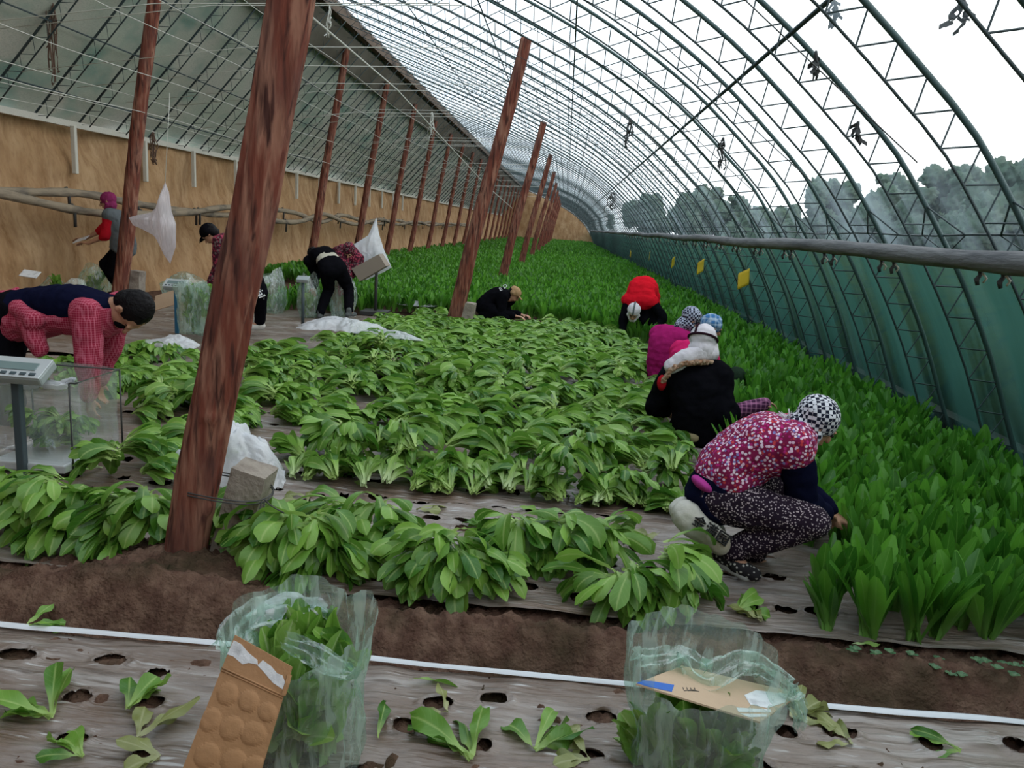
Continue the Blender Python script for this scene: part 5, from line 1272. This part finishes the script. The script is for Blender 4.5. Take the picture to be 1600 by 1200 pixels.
C('magenta', (.36, .015, .13)); C('hotpink', (.60, .02, .13)); C('white_cloth', (.62, .58, .62)); C('dark_strap', (.03, .012, .02)); C('fur', (.36, .19, .11), bump=(60, 1.5), var=(40, (.55, .38, .27), (1, 1, 1), .4, .6))
C('tan', (.38, .24, .13)); C('pinkglove', (.70, .05, .12)); C('purpleglove', (.16, .02, .08)); C('khaki', (.33, .27, .15)); C('boot', (.035, .03, .035)); C('purple_knit', (.22, .03, .10)); C('magenta_under', (.42, .05, .26)); C('white_shoe', (.55, .53, .50)); C('green_dark', (.02, .035, .022)); C('skinlike', (.42, .40, .33)); C('greyboot', (.10, .11, .11))
M['gingham'] = pattern_mat('gingham', 'check', (.012, .014, .03), (.62, .62, .66), 62); M['gingham2'] = pattern_mat('gingham2', 'check', (.015, .015, .035), (.45, .48, .60), 50)
M['bluescarf'] = pattern_mat('blue_scarf', 'plaid', (.05, .16, .36), (.45, .55, .68), 130); M['redplaid'] = pattern_mat('red_plaid', 'plaid', (.26, .012, .038), (.50, .13, .19), 420)
M['floral'] = pattern_mat('floral', 'floral', (.20, .010, .06), (.75, .55, .68), 72, c3=[(.42, .02, .16), (.70, .45, .60), (.50, .05, .06), (.20, .18, .42), (.78, .65, .75)])
M['dots'] = pattern_mat('dots', 'dots', (.016, .008, .018), (.42, .34, .36), 95); M['maroonprint'] = pattern_mat('maroon_print', 'floral', (.05, .008, .018), (.30, .05, .08), 34, c3=[(.14, .10, .10), (.25, .03, .06)])
M['purplecheck'] = pattern_mat('purple_check', 'plaid', (.05, .012, .045), (.36, .14, .26), 190)
M['letter'] = mat('white_print', (.7, .7, .72), .7); M['darkletter'] = mat('black_print', (.015, .015, .015), .7)
def text(body, loc, xdir, ydir, size, m_, parent, name='lettering', depth=.0015, space=1.0):
    cu = bpy.data.curves.new('t', 'FONT'); cu.body = body; cu.size = size; cu.extrude = depth; cu.align_x = 'CENTER'; cu.align_y = 'CENTER'; cu.space_character = space
    o = bpy.data.objects.new('t', cu); col.objects.link(o); dg = bpy.context.evaluated_depsgraph_get(); me = bpy.data.meshes.new_from_object(o.evaluated_get(dg)); bpy.data.objects.remove(o)
    x = Vector(xdir).normalized(); y = Vector(ydir); y = (y-x*y.dot(x)).normalized(); z = x.cross(y)
    R_ = Matrix([x, y, z]).transposed(); V = [tuple(Vector(loc)+R_ @ v.co) for v in me.vertices]; Fc = [tuple(p.vertices) for p in me.polygons]
    return mesh_obj(name, V, Fc, M[m_], parent, smooth=False)
def ground_at(px, py, z=0): g = G(px, py, z); return g
# --- worker in the floral vest, squatting at right ---
Y = 3.42
p = Person('person squatting in a pink floral vest, dotted trousers and gingham headscarf', (.98, Y, 0), P(1118, 768, Y), P(1232, 690, Y-.02), P(1276, 662, Y-.02), (.18, .98, 0) , (.80, .15, -.60), (.62, 0, .80),
    [P(1285, 800, Y+.04), P(1300, 800, Y+.16)], [P(1136, 872, Y-.10)+Vector((0, 0, .035)), P(1170, 870, Y+.12)], [(.62, -.50, -.12), (.8, -.2, 0)], k=.96,
    elbow=[(.3, .2, -.9), (.2, .5, -1)], knee=[(1, -.45, .30), (1, .2, .3)], back=(-.035, 0, .055), voxel=.009)
p.trousers('trousers', 'dots', .020); p.shirt('undershirt', 'navy', .030, t0=-.02, sleeve_to=.9)
p.shirt('floral_vest', 'floral', .048, sleeves=(0, 0), t0=.24, disp=.014, collar=False); p.scarf('gingham')
mb = MB(); mb.ell(P(1098, 756, Y-.10), (.055, .075, .028), basis((.2, -1, 0), (.6, 0, 1))); mb.remesh('pink_shirt_tail', M['magenta_under'], p.e, voxel=.008, it=2)
M['bootprint'] = pattern_mat('boot_print', 'dots', (.020, .018, .02), (.42, .40, .36), 60); p.shoes('bootprint')
fr = MB(); rr = random.Random(2); nk = P(1232, 658, Y-.05)
for q in range(26):
    d = Vector((rr.uniform(-1, .1), rr.uniform(-.8, .4), rr.uniform(.0, .7))).normalized(); fr.tube([nk, nk+d*.035, nk+d*.065+Vector((0, 0, -.01))], .0016, 4)
fr.build('scarf_fringe', M['white_cloth'], p.e)
# sack used as a seat, with its printed characters
sk = empty('seat_sack', P(1098, 850, Y-.10), 'stuffed white sack with black printed characters under the squatting worker in the floral vest', 'sack')
mb = MB(); a = P(1072, 806, Y-.12); b = P(1124, 848, Y-.16); mb.caps(a, b, .070, .056); mb.caps(a+Vector((-.0, .10, -.01)), b+Vector((.0, .12, 0)), .062, .055)
M['sack'] = mat('white_sack', (.52, .50, .44), .7, bump=(14, .7), var=(5, (.34, .29, .20), (1, 1, 1), .5, .7)); mb.remesh('sack_body', M['sack'], sk, voxel=.008, it=3, disp=.008, dscale=12)
xd = (P(1140, 852, Y-.16)-P(1085, 815, Y-.14)).normalized(); nrm = Vector((-.05, -.86, .48)); c = (a+b)/2+nrm*.072+xd*.03; yd = nrm.cross(xd); yd = yd if yd.z > 0 else -yd
text('金满园', c, xd, yd, .060, 'darkletter', sk, depth=.008); 
# --- worker in the black coat with fur hood, seen from behind ---
Y = 5.6
p = Person('person squatting in black coat with fur hood and white cap, back to the camera', (1.2, Y, 0), P(1092, 672, Y), P(1085, 588, Y), P(1098, 536, Y), (.95, -.30, 0), (.30, .85, -.45), (.10, .30, .95),
    [P(1060, 655, Y+.30), P(1183, 630, Y-.12)], [P(1072, 700, Y+.03)+Vector((0, 0, .06)), P(1130, 690, Y+.1)+Vector((0, 0, .04))], [(.3, .9, 0), (.6, .8, 0)], k=1.02, elbow=[(-1, 0, -.6), (.4, -.3, -1)], knee=[(.2, 1, .3), (1, .25, -.12)], back=(0, -.05, .02), voxel=.011, handdir=[(0, 1, -.5), (.95, .3, .1)])
p.trousers('trousers', 'black_cloth', .03); p.shirt('coat', 'black_cloth', .050, sleeve_to=.25, t0=.02, disp=.018); p.shoes('greyboot')
mb = MB(); mb.caps(p.el[1].lerp(p.wr[1], .1), p.wr[1]+Vector((.05, 0, 0)), .062, .050); mb.remesh('checked_sleeve', M['purplecheck'], p.e, voxel=.01, it=2, disp=.006, dscale=12)
hd = MB(); sp_ = [P(1036, 596, Y-.12), P(1048, 578, Y-.14), P(1068, 568, Y-.15), P(1090, 566, Y-.14), P(1112, 566, Y-.11)]
for q, r_ in zip(sp_, sp_[1:]): hd.caps(q, r_, .020, .020)
hd.remesh('fur_trim', M['fur'], p.e, voxel=.009, it=1, disp=.014, dscale=40)
hd = MB(); sp_ = [P(1050, 572, Y-.09), P(1072, 558, Y-.1), P(1092, 552, Y-.08), P(1110, 552, Y-.03)]
for q, r_ in zip(sp_, sp_[1:]): hd.caps(q, r_, .058, .062)
hd.caps(P(1108, 552, Y), P(1104, 540, Y+.02), .07, .08); hd.remesh('white_neck_cloth', M['white_cloth'], p.e, voxel=.009, it=3, disp=.008, dscale=14)
o = p.scarf('white_cloth', drape=False, name='white_cap', inf=.002); B = p.B; c = p.head
for pa_, pb_ in ((Vector((-.105, -.01, .02)), Vector((.10, -.02, .01))),):
    mb = MB(); pts = [c+B @ Vector((.104*math.cos(a), -.022+.117*math.sin(a), .025)) for a in np.linspace(0, 2*PI, 33)]; mb.tube(pts, .0085, 6)
    pts = [c+B @ Vector((-.045, -.022+.100*math.cos(a), .034+.094*math.sin(a))) for a in np.linspace(0, PI, 17)]; mb.tube(pts, .0085, 6); mb.build('dark_band', M['dark_strap'], o)
mb = MB(); mb.ell(P(1034, 598, Y-.05), (.035, .05, .06)); mb.ell(P(1123, 577, Y-.02), (.055, .05, .035)); mb.remesh('red_lining', M['red_sleeve'], p.e, voxel=.009, it=2)
mb = MB(); mb.caps(P(1062, 680, Y-.14), P(1085, 684, Y-.15), .035); mb.remesh('khaki_trouser_seat', M['khaki'], p.e, voxel=.008, it=2)
# --- two workers in pink behind her ---
Y = 7.15
p = Person('person squatting in a hot pink jacket and blue checked headscarf, hidden behind the black coat', (1.45, Y, 0), P(1075, 620, Y), P(1085, 552, Y), P(1112, 512, Y), (.7, -.7, 0), (.85, .3, -.35), (.35, 0, .93),
    [P(1120, 600, Y-.2), P(1140, 590, Y+.1)], [P(1085, 640, Y-.1)+Vector((0, 0, .08)), P(1110, 640, Y+.1)+Vector((0, 0, .08))], [(.9, .2, 0), (.9, .2, 0)], elbow=(0, 0, -1), knee=(1, .1, .5), back=(-.04, 0, .05), voxel=.012)
p.trousers('trousers', 'green_dark', .03); p.shirt('pink_jacket', 'hotpink', .045, disp=.012); p.scarf('bluescarf'); p.shoes('boot')
Y = 7.9
p = Person('person squatting in a magenta jacket and dark checked headscarf, behind the hot pink jacket', (1.15, Y, 0), P(1042, 585, Y), P(1050, 527, Y), P(1081, 499, Y), (.7, -.7, 0), (.85, .25, -.4), (.45, 0, .89),
    [P(1085, 575, Y-.2), P(1095, 570, Y+.1)], [P(1050, 597, Y-.1)+Vector((0, 0, .08)), P(1075, 597, Y+.1)+Vector((0, 0, .08))], [(.9, .2, 0), (.9, .2, 0)], elbow=(0, 0, -1), knee=(1, .1, .5), back=(-.05, 0, .04), voxel=.012)
p.trousers('trousers', 'black_cloth', .03); p.shirt('magenta_jacket', 'magenta', .050, disp=.012); p.scarf('gingham2'); p.shoes('boot')
# --- worker in the red vest facing the camera ---
Y = 11.0
p = Person('person bending forward in a bright red vest and white head cloth, facing the camera', (1.2, Y, 0), P(1008, 474, Y+.35), P(1000, 470, Y), P(990, 488, Y-.20), (-1, 0, 0), (-.15, -.75, -.65), (-.05, -.7, .6),
    [P(1022, 520, Y-.15), P(972, 528, Y-.1)], [P(1018, 516, Y+.4)+Vector((0, 0, .05)), P(1000, 516, Y+.4)+Vector((0, 0, .05))], (0, -1, 0), elbow=[(1, 0, -.2), (-1, 0, -.2)], knee=(0, -1, .3), back=(0, .05, .22), voxel=.014)
p.trousers('trousers', 'black_cloth', .03); p.shirt('dark_shirt', 'black_cloth', .025); p.shirt('red_vest', 'red_vest', .055, sleeves=(0, 0), disp=.012, collar=False); sc_ = p.scarf('white_cloth', drape=False, name='head_cloth'); p.shoes('boot')
mb = MB(); B = p.B; pts = [p.head+B @ Vector((0, -.02+.112*math.cos(a), .035+.104*math.sin(a))) for a in np.linspace(0, PI, 13)]; mb.tube(pts, .011, 6); mb.build('grey_stripe', M['grey_apron'], sc_)
# --- worker in black with tan cap ---
Y = 12.2
p = Person('person crouching in a black jacket lettered on the back and tan cap, beside middle post', (-1.0, Y, 0), P(757, 478, Y), P(788, 462, Y), P(803, 460, Y-.03), (.1, 1, 0), (.75, -.1, -.65), (.6, 0, .8),
    [P(806, 494, Y-.2), P(815, 492, Y+.1)], [P(752, 500, Y-.12)+Vector((0, 0, .10)), P(765, 500, Y+.12)+Vector((0, 0, .10))], [(1, -.1, 0), (1, .1, 0)], elbow=(-.3, 0, -1), knee=(1, 0, .5), back=(-.02, 0, .06), voxel=.013)
p.trousers('trousers', 'black_cloth', .03); j = p.shirt('black_jacket', 'black_cloth', .035, sleeve_to=.75); p.cap('tan'); p.hair(name='hair'); p.shoes('boot')
ax = (p.che-p.pel).normalized(); c = P(782, 454, Y-.07); text('R E D', P(783, 453.5, Y-.13)+Vector((0, -.02, .02)), (.75, -.1, .55), (-.45, .6, .65), .095, 'letter', j, depth=.006)
# --- bending worker in black seen from behind ---
Y = 10.9
p = Person('person bending over in black clothes with a strip of lower back showing, seen from behind', (-3.3, Y, 0), P(519, 418, Y), P(500, 405, Y+.28), P(489, 400, Y+.36), (1, .1, 0), (-.2, .5, -.85), (-.3, .8, -.1),
    [P(490, 448, Y+.22), P(540, 455, Y+.38)], [P(500, 497, Y)+Vector((0, 0, .07)), P(545, 494, Y+.05)+Vector((0, 0, .06))], [(-.2, 1, 0), (.3, 1, 0)], k=1.02, elbow=[(0, 1, 0), (.5, 1, 0)], knee=[(0, 1, 0), (0, 1, 0)], back=(-.03, 0, .10), voxel=.013, handdir=[(0, .1, -1), (0, .1, -1)])
p.trousers('trousers', 'black_cloth', .022, t1=.10); p.shirt('black_top', 'black_cloth', .03, t0=.40, disp=.012); p.hair(long=1); p.shoes('greyboot')
mb = MB(); p.torso(mb, .014, .10, .34, 4); mb.remesh('pale_undershirt', M['skinlike'], p.e, voxel=.012, it=2)
# --- worker in maroon print behind ---
Y = 11.7
p = Person('person in maroon printed jacket and pink glove, mostly behind the bending worker in black', (-3.1, Y, 0), P(528, 408, Y+.3), P(546, 403, Y), P(545, 392, Y-.1), (1, .3, 0), (0, -.6, -.8), (.1, -.6, .7),
    [P(552, 468, Y-.25), P(530, 450, Y-.2)], [P(530, 490, Y+.3)+Vector((0, 0, .07)), P(548, 490, Y+.3)+Vector((0, 0, .07))], (0, -1, 0), elbow=[(1, 0, 0), (1, 0, 0)], knee=(0, -1, 0), back=(0, .05, .1), voxel=.014, handdir=[(-.1, -.1, -1), (0, 0, -1)])
p.trousers('trousers', 'tan', .03); p.shirt('printed_jacket', 'maroonprint', .035); p.gloves('pinkglove'); p.scarf('maroonprint', drape=False); p.shoes('boot')
# --- worker in black cap behind the big post ---
Y = 9.0
p = Person('person bending in dark printed jacket, black cap and lettered trousers, behind the big post', (-3.75, Y, 0), P(392, 412, Y), P(352, 378, Y), P(328, 366, Y-.02), (0, -1, 0), (-.62, 0, -.78), (-.72, 0, .68),
    [P(326, 448, Y+.12), P(330, 446, Y-.15)], [P(375, 512, Y+.15)+Vector((0, 0, .09)), P(406, 512, Y-.08)+Vector((0, 0, .06))], [(-1, 0, 0), (-.7, -.5, 0)], elbow=[(.3, 0, 0), (.3, 0, 0)], knee=[(-.5, 0, 0), (.2, -.2, 0)], back=(.03, 0, .05), voxel=.012, handdir=[(0, 0, -1), (0, -.1, -1)])
t_ = p.trousers('trousers', 'black_cloth', .02); p.shirt('printed_jacket', 'maroonprint', .03, sleeve_to=.85); p.gloves('purpleglove'); p.cap('black_cloth'); p.hair(); p.shoes('white_shoe')
a, b = p.hip[1], p.kn[1]; text('Official', a.lerp(b, .72)+Vector((.045, -.125, 0)), (b-a).normalized(), (1, .2, 0), .11, 'letter', t_, depth=.006)
mb = MB(); mb.tube([p.kn[1]+Vector((.055, -.055, 0)), p.an[1].lerp(p.kn[1], .2)+Vector((.045, -.045, 0))], .006, 5); mb.build('side_stripe', M['letter'], t_)
# --- worker with tablet by the earth wall ---
Y = 11.0
p = Person('person standing by the earth wall in red top and grey apron, holding a white tray', (-6.75, Y, 0), P(193, 382, Y), P(178, 338, Y), P(168, 315, Y), (.25, -.95, 0), (-.85, -.25, -.30), (-.25, 0, .97),
    [P(128, 376, Y+.05), P(138, 380, Y-.2)], [P(190, 462, Y+.1)+Vector((0, 0, .07)), P(212, 464, Y-.08)+Vector((0, 0, .06))], (-1, -.3, 0), k=1.08, elbow=[(.2, 0, -1), (.2, 0, -1)], knee=(-1, 0, 0), back=(.03, 0, 0), voxel=.013, handdir=[(-1, 0, 0), (-1, .1, .05)])
p.trousers('trousers', 'black_cloth', .022); p.shirt('red_top', 'red_sleeve', .028, sleeve_to=.15); p.shirt('grey_apron', 'grey_apron', .050, sleeves=(0, 0), t0=-.12, t1=.93, collar=False); p.scarf('purple_knit', drape=False, name='balaclava', inf=-.004); p.shoes('boot')
tp = P(127, 374, Y-.08); o = MB().bbox(tp, (.20, .16, .014), Matrix.Rotation(-.35, 3, 'Y') @ Matrix.Rotation(.35, 3, 'X'), b=.004).build('tray', M['paper'], smooth=False, loc=tp); tag(o, 'white tray in the hands of the worker by the earth wall', 'tray')
# --- large bending worker at the left edge ---
Y = 4.85
p = Person('person bending far over in a navy shirt and red checked apron with sleeves, left edge', (-3.55, Y, 0), P(2, 494, Y), P(158, 484, Y), P(204, 487, Y-.02), (0, -1, 0), (-.05, -.10, -.99), (.92, -.15, -.25),
    [P(150, 615, Y+.20), P(140, 622, Y-.16)], [P(-20, 740, Y+.15)+Vector((0, 0, .08)), P(30, 742, Y-.12)+Vector((0, 0, .08))], (1, 0, 0), k=1.04, hs=1.22, elbow=[(.3, 0, 0), (.3, -.2, 0)], knee=(.8, 0, .2), back=(0, 0, .055), voxel=.010, handdir=[(0, 0, -1), (.1, -.1, -1)])
p.trousers('trousers', 'black_cloth', .03); p.shirt('navy_shirt', 'navy', .026, sleeves=(0, 0), t0=-.02, disp=.008)
mb = MB(); k = p.k
for i in (0, 1): mb.caps(p.sh[i].lerp(p.el[i], -.02), p.el[i], .098, .080); mb.caps(p.el[i], p.el[i].lerp(p.wr[i], .92), .080, .062)
for t in np.linspace(.05, .98, 12):
    c = p.spine(t)+Vector((0, 0, -.055-.03*math.sin(t*PI))); r_ = .128+.012*math.sin(t*7); mb.caps(c-p.lat*.055, c+p.lat*.055, r_, r_)
mb.caps(P(45, 500, Y-.17), P(62, 545, Y-.20), .075, .055); mb.caps(P(30, 480, Y-.14), P(52, 500, Y-.2), .06, .07)
mb.remesh('red_checked_apron', M['redplaid'], p.e, voxel=.011, it=3, disp=.016, dscale=7)
mb = MB(); mb.tube([P(-5, 466, Y-.10), P(10, 458, Y-.05), P(30, 452, Y-.02)], .018, 6); mb.ell(P(6, 460, Y-.06), (.05, .03, .028)); mb.build('apron_tie', M['redplaid'], p.e)
p.hair(); mb = MB(); B = p.B; mb.ell(p.head+B @ Vector((0, .075, -.055)), (.058, .045, .050), B); mb.remesh('black_mask', M['black_cloth'], p.e, voxel=.007, it=2); p.shoes('boot')
